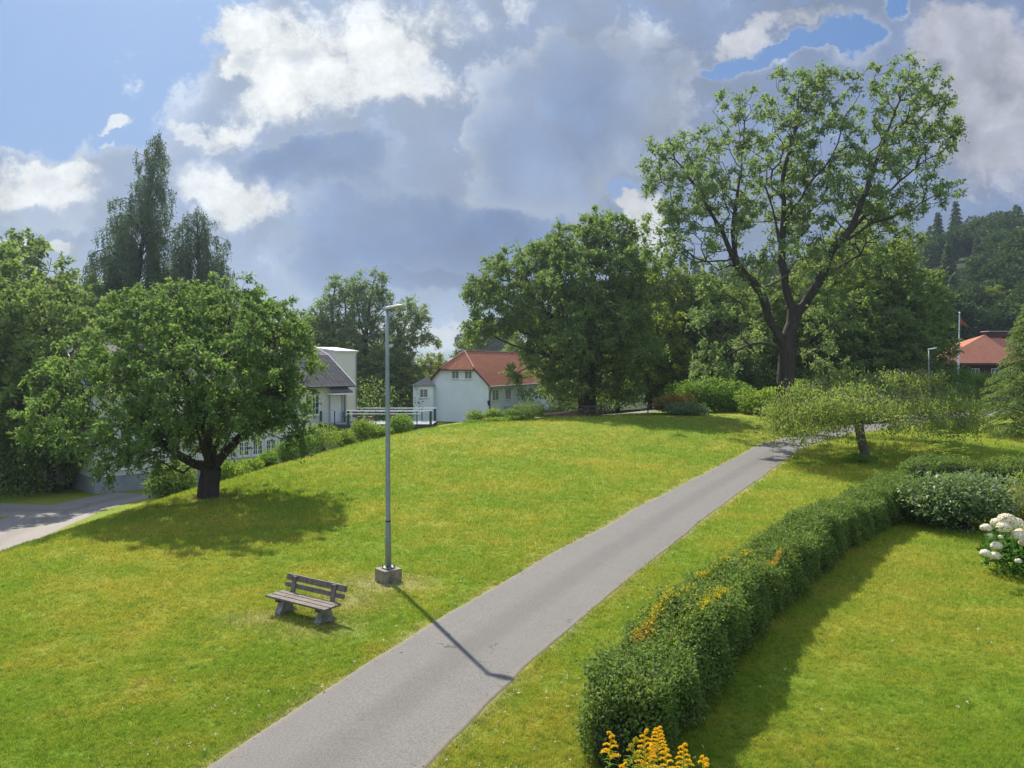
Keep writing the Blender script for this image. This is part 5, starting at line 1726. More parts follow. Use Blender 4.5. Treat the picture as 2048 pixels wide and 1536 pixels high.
# fallen leaves and grit along the path
k = 900
i_ = r_.integers(10, 300, k); tt_ = np.gradient(PATH, axis=0); tt_ /= np.linalg.norm(tt_, axis=1)[:, None]
of = np.where(r_.random(k) < .5, -1, 1) * (PHW + r_.normal(size=k) * .16 - (r_.random(k) < .12) * r_.random(k) * PHW)
C = np.c_[PATH[i_, 0] + tt_[i_, 1] * of, PATH[i_, 1] - tt_[i_, 0] * of]
C = np.c_[C, height(C[:, 0], C[:, 1]) + .03]
tag(leaves_obj('leaf_litter', leaf_arrays(C, r_.normal(size=C.shape) * (1, 1, .15), unit(r_.normal(size=C.shape) * .3 + [0, 0, 1]), .045 * r_.uniform(.4, 1.3, k), .025), M['log_wood']), 'small brown fallen leaves along the edges of the path', kind='stuff')

# ------------------------------------------------------------------ bench
bl = np.array((-4.77, 14.6)); br_ = np.array((-3.36, 13.7))
mid = (bl + br_) / 2 + np.array((-.09, .30))
axd = (br_ - bl) / np.linalg.norm(br_ - bl)
# frame: a along the seat, b toward the sitter's front
fb = frame(mid[0], mid[1], axd[0], axd[1])
gz = hz(*mid)
hl = .83
bench = thing('park_bench', (mid[0], mid[1], gz), 'weathered wooden park bench on concrete feet on the lawn near the lamp', 'bench')


def board(mb, a0, a1, b0, b1, z0, z1, lean=0.0):
    """lean: top leans back (negative b)"""
    c = []
    for A in (a0, a1):
        for Bq in (b0, b1):
            for Zq in (z0, z1):
                c.append(fb(A, Bq - lean * (Zq - (gz + 0.331)), Zq))
    for ix in ((0, 1, 3, 2), (4, 6, 7, 5), (0, 4, 5, 1), (2, 3, 7, 6), (0, 2, 6, 4), (1, 5, 7, 3)):
        mb.poly([c[k] for k in ix])


for i, (b0_, b1_) in enumerate(((-.03, .10), (-.185, -.055), (-.33, -.205))):
    mb = MB(); board(mb, -hl, hl, b0_, b1_, gz + 0.326, gz + 0.365); mb.build('seat_slat', M['bench_wood'], bench, bevel=.006)
mb = MB(); board(mb, -hl + .02, hl + .02, -.415, -.375, gz + 0.560, gz + 0.680, .18); mb.build('back_slat', M['bench_wood'], bench, bevel=.006)
mb = MB(); board(mb, -hl, hl - .01, -.415, -.375, gz + 0.425, gz + 0.510, .18); mb.build('back_slat', M['bench_wood'], bench, bevel=.006)
for s_ in (-.56, .56):
    mb = MB()
    board(mb, s_ - .055, s_ + .055, -.375, -.335, gz + 0.261, gz + 0.665, .18)
    mb.build('back_post', M['bench_wood'], bench, bevel=.005)
    mb = MB(); board(mb, s_ - .04, s_ + .04, -.34, .06, gz + 0.252, gz + 0.325); mb.build('seat_bearer', M['bench_wood'], bench, bevel=.005)
    # concrete trestle foot with splayed front toe
    fr2 = lambda a, b, z, s_=s_: fb(s_ + b, a, z)
    mb = MB()
    mb.prism([(.04, gz - .04), (.04, gz + 0.044), (.0, gz + 0.104), (-.08, gz + 0.252), (-.26, gz + 0.252), (-.30, gz + 0.104), (-.40, gz + 0.026), (-.40, gz - .04), (-.28, gz - .04), (-.2, gz + 0.026), (-.08, gz + 0.026), (-.02, gz - .04)], -.08, .08, fr2)
    mb.build('leg', M['concrete'], bench, bevel=.006)

# ------------------------------------------------------------------ lamps
def street_lamp(x, y, H, label, base=True, head_dir=(1, 0), sc=1.0, group=None, r0=.062):
    z = hz(x, y)
    root = thing('street_lamp', (x, y, z), label, 'street lamp', group)
    a = R(40)
    fr = frame(x, y, cos(a), sin(a))
    zb = z
    if base:
        zb = z + .30
        mb = MB(); mb.box(fr, -.225, .225, -.225, .225, z - .1, zb); o = mb.build('foundation_block', M['concrete_mossy'], root, bevel=.012)
        mb = MB(); mb.box(fr, -.12, .12, -.12, .12, zb + .015, zb + .035); pm = mb.build('base_plate', M['galv'], root, bevel=.003)
        for sx in (-.095, .095):
            for sy in (-.095, .095):
                c_ = fr(sx, sy, 0)
                mb = MB(); mb.tube([(c_[0], c_[1], zb), (c_[0], c_[1], zb + .085)], .011, 6)
                mb.tube([(c_[0], c_[1], zb + .036), (c_[0], c_[1], zb + .056)], .02, 6); mb.build('bolt', M['dark_metal'], pm)
        zb += .035
    mb = MB()
    top = z + H
    s1 = zb + (top - zb) * .155; s2 = zb + (top - zb) * .78
    mb.tube([(x, y, zb), (x, y, s1), (x, y, s1 + .04), (x, y, s2), (x, y, s2 + .03), (x, y, top)], [r0 * 1.12, r0 * 1.05, r0 * .93, r0 * .78, r0 * .72, r0 * .66], 16)
    mb.build('pole', M['galv'], root, smooth=True)
    if base:
        mb = MB(); mb.tube([(x, y, s1 + .12), (x, y, s1 + .15)], r0 * .99, 16); mb.build('band', M['black'], root)
        mb = MB(); mb.box(frame(x, y, 0.3, -1), -.035, .035, r0 * .9, r0 * 1.1, zb + .45, zb + .70); mb.build('access_hatch', M['galv'], root, bevel=.003)
    # luminaire: a shallow shell rising away from the pole
    hd = np.array(head_dir, float); hd /= np.linalg.norm(hd)
    sd = np.array((-hd[1], hd[0]))
    prof = [(-.07, .045, .0, .065), (.0, .07, .0, .085), (.12, .085, .01, .085), (.28, .115, .035, .095), (.40, .115, .06, .105), (.50, .08, .085, .095), (.54, .03, .095, .09)]
    mb = MB(); rings = []
    for (l, hw, zl, zu) in prof:
        l *= sc; ring = []
        zl = zl * .75; zu = zu * .8 + .01
        for (q, zz) in ((-1, zl + .012), (-.8, zl), (.8, zl), (1, zl + .012), (.72, zu), (.3, zu + .012), (-.3, zu + .012), (-.72, zu)):
            pxy = np.array((x, y)) + hd * l + sd * q * hw * sc
            ring.append((pxy[0], pxy[1], top - .03 + (zz + l * .08) * sc))
        rings.append(ring)
    for i in range(len(rings) - 1):
        for k in range(8):
            mb.poly([rings[i][k], rings[i][(k + 1) % 8], rings[i + 1][(k + 1) % 8], rings[i + 1][k]])
    mb.poly(rings[0]); mb.poly(rings[-1][::-1])
    hd_o = mb.build('lamp_head', M['galv_light'], root, smooth=False)
    mb = MB()
    pts_ = []
    for (l, q) in ((.14, -.05), (.14, .05), (.40, .08), (.40, -.08)):
        pxy = np.array((x, y)) + hd * l * sc + sd * q * sc
        pts_.append((pxy[0], pxy[1], top - .03 + ((.006 if l < .2 else .042) + l * .08) * sc - .012))
    up_ = [(a_[0], a_[1], a_[2] + .02) for a_ in pts_]
    mb.poly(pts_); mb.poly(up_[::-1])
    for k in range(4): mb.poly([pts_[k], pts_[(k + 1) % 4], up_[(k + 1) % 4], up_[k]])
    mb.build('lens', M['pane_curtain'], hd_o)
    return root


lx, ly = -2.84, 17.1
street_lamp(lx, ly, at(771, 616, ly)[2] - hz(lx, ly), 'tall grey street lamp on a concrete block beside the path', head_dir=(1, -.45), sc=.78)
d2 = 70.0
x2 = at(1857, 755, d2)[0]
street_lamp(x2, d2, at(1857, 699, d2)[2] - hz(x2, d2), 'distant slim street lamp near the orange roofed house', base=False, head_dir=(1, 0), sc=1.35, r0=.075)

# ------------------------------------------------------------------ picnic tables
def picnic(x, y, rz, label):
    z = hz(x, y)
    root = thing('picnic_table', (x, y, z), label, 'picnic table', 'picnic tables at the top of the lawn')
    fr = frame(x, y, cos(rz), sin(rz))
    mb = MB()
    for k in range(5): mb.box(fr, -1.0, 1.0, -.38 + k * .155, -.38 + k * .155 + .14, z + .71, z + .75)
    mb.build('tabletop', M['table_wood'], root)
    for s_ in (-1, 1):
        mb = MB()
        for k in range(2): mb.box(fr, -1.0, 1.0, s_ * .72 - .14 + k * .145, s_ * .72 - .14 + k * .145 + .13, z + .41, z + .45)
        mb.build('seat', M['table_wood'], root)
    for s_ in (-.68, .68):
        mb = MB(); mb.box(fr, s_ - .03, s_ + .03, -.84, .84, z + .33, z + .408)
        mb.box(fr, s_ - .031, s_ + .031, -.36, .36, z + .62, z + .708); mb.build('crossbar', M['table_wood'], root)
        for q in (-1, 1):
            mb = MB()
            fr3 = lambda a, b, zz, s_=s_: fr(s_ + b, a, zz)
            mb.prism([(q * .25, z + .70), (q * .35, z + .70), (q * .70, z), (q * .58, z)], .032, .075, fr3)
            mb.build('leg', M['table_wood'], root)
    return root


for (u, d, rz, lab) in ((1188, 56.5, .25, 'left brown picnic table beside the bark heap'), (1312, 60, -.1, 'right dark picnic table in the shade of the bushes'), (1592, 57, .1, 'grey picnic table half hidden behind the weeping tree')):
    picnic((u - 1024) / F * d, d, rz, lab)
# logs and bark heap beside the left table
x, y = (1140 - 1024) / F * 57.5, 57.5
z = hz(x, y)
mb = MB(); mb.tube([(x - 2.0, y, z + .12), (x - .6, y + .1, z + .2), (x + 1.0, y + .2, z + .5)], [.13, .14, .10], 9)
tag(mb.build('log', M['log_wood'], None, smooth=True), 'long bare felled log left of the left picnic table', 'log')
r_ = np.random.default_rng(420)
n = 900
aa = r_.uniform(0, 2 * pi, n); q = r_.random(n) ** .6
C = np.c_[x + .6 + np.cos(aa) * q * 1.9, y + np.sin(aa) * q * 1.1, 0 * aa]
C[:, 2] = height(C[:, 0], C[:, 1]) + .42 * (1 - q) * r_.random(n) + .02
tag(leaves_obj('bark_mulch', leaf_arrays(C, r_.normal(size=C.shape), unit(r_.normal(size=C.shape) * .5 + [0, 0, 1]), .2, .1), M['log_wood']), 'brown heap of bark and chips by the left picnic table', kind='stuff')
# small white sign in the wood
d = 70.0; x = (1283 - 1024) / F * d; z = hz(x, d); zs = at(1283, 793, d)[2]
sg = thing('sign', (x, d, z), 'small white sign on a post at the edge of the wood', 'sign')
fr = frame(x, d, 1, .1)
mb = MB(); mb.tube([(x, d, z), (x, d, zs)], .035, 8); mb.build('post', M['galv'], sg)
mb = MB(); mb.box(fr, -.32, .32, .04, .07, zs - .1, zs + .16); mb.build('sign_board', M['white_paint'], sg, bevel=.005)


# ------------------------------------------------------------------ buildings
def window(parent, fr, a, z, w, h, cols=2, rows=3, t0=.0, sill=True, paint='white_paint', pane='pane', casings=.09):
    mb = MB()
    c = casings
    for (x0, x1, y0, y1) in ((a, a + c, z, z + h), (a + w - c, a + w, z, z + h), (a + c, a + w - c, z, z + c), (a + c, a + w - c, z + h - c, z + h)):
        mb.box(fr, x0, x1, t0 + .005, t0 + .07, y0, y1)
    iw = w - 2 * c; ih = h - 2 * c
    for k in range(1, cols):
        x = a + c + iw * k / cols; ww = .045 if (cols == 2 or k * 2 == cols) else .018
        mb.box(fr, x - ww, x + ww, t0 + .006, t0 + .06, z + c, z + h - c)
    for k in range(1, rows):
        y = z + c + ih * k / rows
        mb.box(fr, a + c, a + w - c, t0 + .007, t0 + .052, y - .016, y + .016)
    if cols == 2:
        for k in (0, 1):
            x = a + c + iw * (k + .5) / 2
            mb.box(fr, x - .014, x + .014, t0 + .008, t0 + .048, z + c, z + h - c)
    if sill: mb.box(fr, a - .06, a + w + .06, t0 + .004, t0 + .12, z - .07, z - .003)
    f = mb.build('window', M[paint], parent)
    mb = MB(); mb.box(fr, a + c * .7, a + w - c * .7, t0 + .003, t0 + .022, z + c * .7, z + h - c * .7); mb.build('pane', M[pane], f)
    return f


def roof_poly(mb, fr, pts, udir='a', thick=.10):
    """pts (a,b,z) slope polygon; uv: u along a (or b), v along the slope length"""
    k0 = 0 if udir == 'a' else 1
    k1 = 1 - k0
    zr = pts[0][2]; 
    P = [np.array(q, float) for q in pts]
    # slope length factor
    zs_ = [q[2] for q in P]; os_ = [q[k1] for q in P]
    dz = max(zs_) - min(zs_); do = max(os_) - min(os_); L_ = math.hypot(dz, do)
    uvs = [(q[k0], -(q[2] - min(zs_)) / (dz + 1e-6) * L_) for q in P]
    mb.poly([fr(*q) for q in P], uvs)
    mb.poly([fr(q[0], q[1], q[2] - thick) for q in P][::-1], [(0, 0)] * len(P))
    for i in range(len(P)):
        a_, b_ = P[i], P[(i + 1) % len(P)]
        mb.poly([fr(*a_), fr(*b_), fr(b_[0], b_[1], b_[2] - thick), fr(a_[0], a_[1], a_[2] - thick)], [(0, .1)] * 4)


# --- house with the dark slate roof
ha = np.array((-26.0, 46.5)); hb = np.array((-13.2, 60.0))
LA = float(np.linalg.norm(hb - ha))
fa = frame(ha[0], ha[1], *(hb - ha))
GZ_ = -3.3
DEP = 11.0
EZ = at(693, 769, 60)[2]
hA = thing('slate_roof_house', (ha[0], ha[1], GZ_), 'long cream boarded house with dark slate roof behind the spreading tree', 'house')
mb = MB(); mb.box(fa, 0, LA, -DEP, 0, -2.1, EZ); mb.build('wall', M['siding'], hA)
mb = MB(); mb.box(fa, .03, LA - .03, -DEP + .03, -.05, GZ_ - .5, -2.103); mb.build('plinth', M['plinth'], hA)
mb = MB()
e0, e1 = -.45, .5     # eaves overhang
rz_ = 6.5
# lower steep slope, upper gentle slope
k1b, k1z = -3.4, 5.75
roof_poly(mb, fa, [(-.4, e1, EZ - .05), (LA + .45, e1, EZ - .05), (LA + .45, k1b, k1z), (-.4, k1b, k1z)])
roof_poly(mb, fa, [(-.4, k1b, k1z), (LA + .45, k1b, k1z), (LA + .45, -DEP / 2, rz_), (-.4, -DEP / 2, rz_)])
roof_poly(mb, fa, [(-.4, -DEP / 2, rz_), (LA + .45, -DEP / 2, rz_), (LA + .45, -DEP - k1b, k1z), (-.4, -DEP - k1b, k1z)])
roof_poly(mb, fa, [(-.4, -DEP - k1b, k1z), (LA + .45, -DEP - k1b, k1z), (LA + .45, -DEP - e1, EZ - .05), (-.4, -DEP - e1, EZ - .05)])
rfA = mb.build('roof', M['tiles_slate'], hA)
for a_ in (LA + .452, -.45):
    mb = MB()
    prof = [(e1, EZ - .05), (k1b, k1z), (-DEP / 2, rz_), (-DEP - k1b, k1z), (-DEP - e1, EZ - .05)]
    for (b0_, z0_), (b1_, z1_) in zip(prof[:-1], prof[1:]):
        q = [fa(a_, b0_, z0_ + .05), fa(a_, b1_, z1_ + .05), fa(a_, b1_, z1_ - .2), fa(a_, b0_, z0_ - .2)]
        q2 = [fa(a_ + .05, b0_, z0_ + .05), fa(a_ + .05, b1_, z1_ + .05), fa(a_ + .05, b1_, z1_ - .2), fa(a_ + .05, b0_, z0_ - .2)]
        mb.poly(q); mb.poly(q2[::-1])
        for i in range(4): mb.poly([q[i], q[(i + 1) % 4], q2[(i + 1) % 4], q2[i]])
    mb.build('barge_board', M['white_paint'], rfA)
# gable infill
for a0_, a1_ in ((0.003, .12), (LA - .12, LA - .003)):
    mb = MB(); fr3 = lambda a, b, zz: fa(b, a, zz)
    mb.prism([(-.01, EZ - .01), (k1b, k1z - .13), (-DEP / 2, rz_ - .13), (-DEP - k1b, k1z - .13), (-DEP + .01, EZ - .01)], a0_, a1_, fr3); mb.build('gable', M['siding'], hA)
mb = MB(); mb.tube([fa(-.4, .57, EZ - .12), fa(LA + .4, .57, EZ - .12)], .07, 8); mb.build('gutter', M['dark_metal'], hA)
mb = MB(); mb.tube([fa(LA - .25, .52, EZ - .15), fa(LA - .3, .15, EZ - .6), fa(LA - .3, .10, .35)], .045, 8); mb.build('downpipe', M['dark_metal'], hA)
for a_ in (14.75, 12.6, 10.4, 8.0, 5.6, 3.2): window(hA, fa, a_, 1.05, 1.3, 1.55, 2, 3)
for a_ in (7.3, 8.35, 9.4, 10.45, 11.5, 12.55): window(hA, fa, a_, -1.62, .85, 1.1, 2, 3)
window(hA, fa, 3.4, -1.7, 1.0, 1.1, 2, 3); window(hA, fa, 1.2, -1.7, 1.0, 1.1, 2, 3)
# door with small slated awning
DZ = at(760, 848, 57.5)[2]
mb = MB(); mb.box(fa, 17.0, 18.0, .004, .06, DZ, DZ + 2.1); dr = mb.build('door', M['white_paint'], hA)
mb = MB()
mb.box(fa, 16.9, 16.997, .004, .09, DZ, DZ + 2.2); mb.box(fa, 18.003, 18.1, .004, .09, DZ, DZ + 2.2); mb.box(fa, 16.9, 18.1, .004, .09, DZ + 2.203, DZ + 2.3); mb.build('door_frame', M['trim_grey'], dr)
mb = MB(); mb.tube([fa(17.1, .1, DZ + 1.0), fa(17.2, .1, DZ + 1.0)], .02, 6); mb.build('handle', M['dark_metal'], dr)
mb = MB(); roof_poly(mb, fa, [(16.6, 1.0, DZ + 2.42), (18.5, 1.0, DZ + 2.42), (18.3, .02, DZ + 2.95), (16.8, .02, DZ + 2.95)], thick=.08)
aw = mb.build('awning', M['tiles_slate'], hA)
mb = MB(); mb.box(fa, 16.62, 18.48, .92, .99, DZ + 2.2, DZ + 2.335); mb.box(fa, 16.62, 16.69, .03, .91, DZ + 2.2, DZ + 2.33); mb.build('awning_frame', M['white_paint'], aw)
mb = MB(); mb.box(fa, 17.2, 18.1, .0045, .05, GZ_ + .2, -.45); mb.build('basement_door', M['trim_grey'], hA)

# --- stair tower
ct = np.array(((672 - 1024) / F * 63.5, 63.5))
ft = frame(ct[0], ct[1], *(hb - ha))
tw = thing('stair_tower', (ct[0], ct[1], GZ_), 'tall narrow cream tower with flat pale roof behind the slate roofed house', 'tower')
TZ = at(672, 701, 63.5)[2]
mb = MB()
c0 = [(0, 0), (2.1, 0), (2.1, -3.2), (0, -3.2)]
zt = lambda b: TZ - b * .10
bot = [ft(a, b, GZ_ - .5) for a, b in c0]; top = [ft(a, b, zt(b) - .12) for a, b in c0]
for i in range(4): mb.poly([bot[i], bot[(i + 1) % 4], top[(i + 1) % 4], top[i]])
mb.poly(top); mb.poly(bot[::-1]); mb.build('wall', M['render_cream'], tw)
mb = MB()
c1 = [(-.12, .12), (2.22, .12), (2.22, -3.32), (-.12, -3.32)]
lo = [ft(a, b, zt(b) - .115) for a, b in c1]; hi = [ft(a, b, zt(b) + .02) for a, b in c1]
for i in range(4): mb.poly([lo[i], lo[(i + 1) % 4], hi[(i + 1) % 4], hi[i]])
mb.poly(hi); mb.poly(lo[::-1]); mb.build('roof', M['flat_roof'], tw)
mb = MB(); mb.tube([ft(2.0, .08, TZ - .3), ft(2.0, .08, GZ_)], .05, 8); mb.build('downpipe', M['galv'], tw)

# --- glass terrace
y0_, y1_ = 57.4, 60.6
xl, xr = -14.9, (865 - 1024) / F * 57.4
dk = thing('glass_terrace', ((xl + xr) / 2, y0_, -2.5), 'raised terrace with glass balustrade and pale handrails between the houses', 'terrace')
fw = frame(0, 0, 1, 0)                  # a = x, b = -y
mb = MB(); mb.box(fw, xl, xr, -y1_, -y0_, DZ - .06, DZ); mb.build('deck_floor', M['plinth'], dk)
mb = MB(); mb.box(fw, xl, xr, -y0_ + .003, -y0_ + .10, DZ - .32, DZ - .02); mb.box(fw, xl, xr, -y1_ - .1, -y1_ - .003, DZ - .32, DZ - .02); mb.build('edge_beam', M['dark_metal'], dk)
for yy_, back in ((y0_, False), (y1_, True)):
    n_ = 9
    for i in range(n_):
        xx = xl + .25 + (xr - xl - .4) * i / (n_ - 1)
        if back and i < 3: continue
        w_ = .09 if i in (0, 2, 8) else .035
        mb = MB(); mb.box(fw, xx - w_, xx + w_, -yy_ - .04, -yy_ + .04, DZ + .003, DZ + 1.0); mb.build('baluster_post', M['dark_metal'], dk)
        if i < n_ - 1:
            x3 = xl + .25 + (xr - xl - .4) * (i + 1) / (n_ - 1)
            mb = MB(); mb.box(fw, xx + .1, x3 - .1, -yy_ - .008, -yy_ + .008, DZ + .06, DZ + .86); mb.build('glass_panel', M['rail_glass'], dk)
    mb = MB()
    mb.box(fw, xl + (2.2 if True else 0), xr, -yy_ - .05, -yy_ + .05, DZ + 1.004, DZ + 1.07); mb.box(fw, xl + 2.2, xr - .9, -yy_ + .045, -yy_ + .12, DZ + .76, DZ + .82); mb.build('handrail', M['white_paint'], dk)
for xx in (xl + .3, xl + 2.0, xl + 5.2, xr - 1.4):
    for yy_ in (y0_ + .1, y1_ - .1):
        zg = hz(xx, yy_) - .3
        if zg < DZ - .5:
            mb = MB(); mb.box(fw, xx - .11, xx + .11, -yy_ - .11, -yy_ + .11, zg, DZ - .323); mb.build('support_post', M['dark_metal'], dk)
mb = MB(); mb.box(fw, xr - 1.3, xr + .1, -y1_ + .1, -y0_ - .05, -2.6, DZ - .33); mb.build('abutment', M['concrete'], dk)


# terrace furniture: small chairs
def garden_chair(x, y, rz, mt, lab):
    z = DZ
    root = thing('garden_chair', (x, y, z), lab, 'chair', 'chairs on the glass terrace')
    fr = frame(x, y, cos(rz), sin(rz))
    mb = MB(); mb.box(fr, -.24, .24, -.24, .24, z + .42, z + .46); mb.build('seat', mt, root)
    mb = MB(); mb.box(fr, -.24, .24, -.27, -.243, z + .44, z + .86); mb.build('backrest', mt, root)
    for sx in (-.21, .21):
        for sy in (-.21, .21):
            mb = MB(); mb.tube([fr(sx, sy, z), fr(sx, sy, z + .418)], .014, 5); mb.build('leg', mt, root)


M['cloth_red'] = plain('red_plastic', (.34, .07, .05), .6)
M['cloth_green'] = plain('green_plastic', (.02, .17, .11), .6)
M['cloth_plum'] = plain('plum_plastic', (.17, .06, .08), .6)
for (u, mt, lab) in ((738, 'cloth_red', 'red chair behind the terrace glass'), (713, 'cloth_plum', 'plum coloured chair left of the red one'), (730, 'cloth_green', 'green chair between the plum and the red chair'), (692, 'cloth_green', 'green chair by the terrace door'), (785, 'cloth_plum', 'plum coloured chair right of the lamp pole')):
    garden_chair((u - 1024) / F * 59, 59.0 + random.uniform(-.7, .7), random.uniform(0, 6), M[mt], lab)

# --- white house with red roof
cb = np.array(((977 - 1024) / F * 85, 85.0))
bd = np.array((.41, .912)); bd /= np.linalg.norm(bd)
fB = frame(cb[0], cb[1], *bd)          # a: along the long side (away), b>0 outward to the right; gable runs toward -b
GW_ = 7.8; LB = 18.8; ZB = -1.7
EB = at(977, 768, 85)[2]; CZ = at(915, 736, 86)[2]; RZ = at(932, 702, 88)[2]
hB = thing('red_roof_house', (cb[0], cb[1], ZB), 'white rendered two storey house with red tiled half hipped roof', 'house')
s1 = 1.75
mb = MB()
fr3 = lambda a, b, zz: fB(b, a, zz)
mb.prism([(0, ZB), (0, EB), (-s1, CZ - .1), (-GW_ + s1, CZ - .1), (-GW_, EB), (-GW_, ZB)], 0, LB, fr3)
mb.build('wall', M['render_white'], hB)
mb = MB()
m_ = -GW_ / 2; oh = .32; ohz = EB - .25
hipset = 1.6
roof_poly(mb, fB, [(-oh, oh, ohz), (LB + oh, oh, ohz), (LB + oh, -s1, CZ), (LB - hipset, m_, RZ), (hipset, m_, RZ), (-oh, -s1, CZ)])
roof_poly(mb, fB, [(-oh, -GW_ - oh, ohz), (-oh, -GW_ + s1, CZ), (hipset, m_, RZ), (LB - hipset, m_, RZ), (LB + oh, -GW_ + s1, CZ), (LB + oh, -GW_ - oh, ohz)])
roof_poly(mb, fB, [(-oh - .05, -s1 + .05, CZ - .12), (hipset, m_, RZ), (-oh - .05, -GW_ + s1 - .05, CZ - .12)], 'b')
roof_poly(mb, fB, [(LB + oh, -s1, CZ), (LB + oh, -GW_ + s1, CZ), (LB - hipset, m_, RZ)], 'b')
rfB = mb.build('roof', M['tiles_red'], hB)
mb = MB()
mb.tube([fB(-oh, -s1 + .05, CZ + .03), fB(hipset, m_, RZ + .05)], .09, 6); mb.tube([fB(-oh, -GW_ + s1 - .05, CZ + .03), fB(hipset, m_, RZ + .05)], .09, 6); mb.tube([fB(hipset, m_, RZ + .05), fB(LB - hipset, m_, RZ + .05)], .09, 6)
M['ridge'] = plain('pale_ridge_tile', (.50, .25, .19), .6)
mb.build('ridge_tile', M['ridge'], rfB)
mb = MB()
for (b0_, z0_, b1_, z1_) in ((oh, ohz, -s1, CZ), (-GW_ - oh, ohz, -GW_ + s1, CZ)):
    mb.tube([fB(-oh, b0_, z0_ - .05), fB(-oh, b1_, z1_ - .05)], .09, 4)
mb.tube([fB(-oh - .08, -s1 + .1, CZ - .2), fB(-oh - .08, -GW_ + s1 - .1, CZ - .2)], .09, 4)
mb.build('fascia', M['dark_boards'], rfB)
mb = MB(); mb.tube([fB(-oh, .40, ohz - .06), fB(LB + oh, .40, ohz - .06)], .08, 8); mb.build('gutter', M['trim_grey'], hB)
mb = MB(); mb.tube([fB(.1, .36, ohz - .1), fB(.15, .12, ohz - .9), fB(.15, .10, ZB)], .06, 8); mb.build('downpipe', M['dark_metal'], hB)
# gable windows (on the near end)
fG = frame(*fB(0, 0, 0)[:2], *(-np.array((fB(0, 1, 0)[0] - fB(0, 0, 0)[0], fB(0, 1, 0)[1] - fB(0, 0, 0)[1]))))
# fG's outward side must face the camera
tst = np.array(fG(1, 1, 0)[:2]); tst0 = np.array(fG(1, 0, 0)[:2])
sgn = 1 if np.linalg.norm(tst) < np.linalg.norm(tst0) else -1
fG2 = (lambda a, b, z: fG(a, b * sgn, z))
zw = at(930, 758, 86)[2]
for ucen in (911, 937):
    k = (ucen - 1024) / F
    # solve along gable
    best = min(np.linspace(0, GW_, 400), key=lambda s_: abs(fG2(s_, 0, 0)[0] / fG2(s_, 0, 0)[1] - k))
    window(hB, fG2, best - .48, zw, .96, .92, 2, 3, paint='white_paint')
# long side windows
for i, a_ in enumerate((.9, 4.4, 7.9, 11.4, 15.2)):
    window(hB, fB, a_, EB - 1.95, 1.7, 1.25, 2, 4)
for a_ in (7.6, 11.2, 15.2):
    window(hB, fB, a_, EB - 4.3, 1.7, 1.2, 2, 4, sill=False)
mb = MB(); mb.box(fB, 4.3, 6.9, .004, .9, ZB, EB - 2.9); mb.build('porch', M['render_white'], hB)
mb = MB(); mb.box(fB, 4.1, 7.1, .003, 1.1, EB - 2.897, EB - 2.75); mb.build('porch_roof', M['trim_grey'], hB)
mb = MB(); mb.box(fB, 5.0, 6.1, .903, .93, ZB, EB - 3.1); mb.build('door', M['pane'], hB)


def wall_lantern(x, y, z, lab):
    root = thing('wall_lantern', (x, y, z), lab, 'lantern', 'black lanterns on the white house')
    mb = MB(); mb.tube([(x, y, z - .25), (x, y, z - .15), (x, y, z + .15), (x, y, z + .2), (x, y, z + .32)], [.05, .12, .17, .2, .02], 6); mb.build('lantern_body', M['black'], root)
    mb = MB(); mb.tube([(x, y + .35, z - .3), (x, y + .1, z - .35), (x, y, z - .25)], .025, 6); mb.build('bracket', M['black'], root)


c_ = fG2(-.02, .35, 0); wall_lantern(c_[0] + .15, c_[1], at(983, 806, 85)[2], 'black lantern at the right corner of the pale gable wall')
c_ = fG2(GW_ - .3, .35, 0); wall_lantern(c_[0], c_[1], at(868, 818, 85)[2], 'black lantern at the left end of the pale gable wall')
# annex at the left
an = np.array(((826 - 1024) / F * 86.5, 86.5))
fC = frame(an[0], an[1], 1, .12)
AZ = at(840, 770, 86.5)[2]
wa = 2.35
hC = thing('annex', (an[0], an[1], -2.5), 'small grey roofed white annex at the left of the red roofed house', 'building')
mb = MB(); mb.box(fC, 0, wa, -3.2, 0, -2.8, AZ); mb.build('wall', M['render_white'], hC)
mb = MB()
ap = (wa / 2 + .5, -1.6, AZ + .95)
q = [(-.2, .2, AZ - .02), (wa + .2, .2, AZ - .02), (wa + .2, -3.4, AZ - .02), (-.2, -3.4, AZ - .02)]
for i in range(4): roof_poly(mb, fC, [q[i], q[(i + 1) % 4], ap], 'a' if i % 2 == 0 else 'b', .06)
M['tiles_pale'] = tiles('pale_slate', (.22, .19, .17), (.30, .26, .23))
mb.build('roof', M['tiles_pale'], hC)
window(hC, fC, .75, AZ - 1.45, .95, 1.0, 2, 3)

# --- orange roofed house at the right
d = 108.0
lx_ = (1868 - 1024) / F * d
ez = at(1900, 726, d)[2]; rz2 = at(1985, 668, d + 4)[2]
fo = frame(lx_, d, 1, .05)
hO = thing('orange_roof_house', (lx_, d, 1.5), 'low dark red house with wide orange tiled hipped roof', 'house')
WO = 24.0; DO = 12.0
mb = MB(); mb.box(fo, .7, WO - .7, -DO + .7, -.7, .5, ez - .1); mb.build('wall', M['dark_boards'], hO)
ra = (1985 - 1024) / F * (d + 5) - lx_
mb = MB()
roof_poly(mb, fo, [(0, 0, ez), (WO, 0, ez), (WO - ra, -DO / 2, rz2), (ra, -DO / 2, rz2)])
roof_poly(mb, fo, [(0, -DO, ez), (ra, -DO / 2, rz2), (WO - ra, -DO / 2, rz2), (WO, -DO, ez)])
roof_poly(mb, fo, [(0, 0, ez), (ra, -DO / 2, rz2), (0, -DO, ez)], 'b'); roof_poly(mb, fo, [(WO, 0, ez), (WO, -DO, ez), (WO - ra, -DO / 2, rz2)], 'b')
rfO = mb.build('roof', M['tiles_orange'], hO)
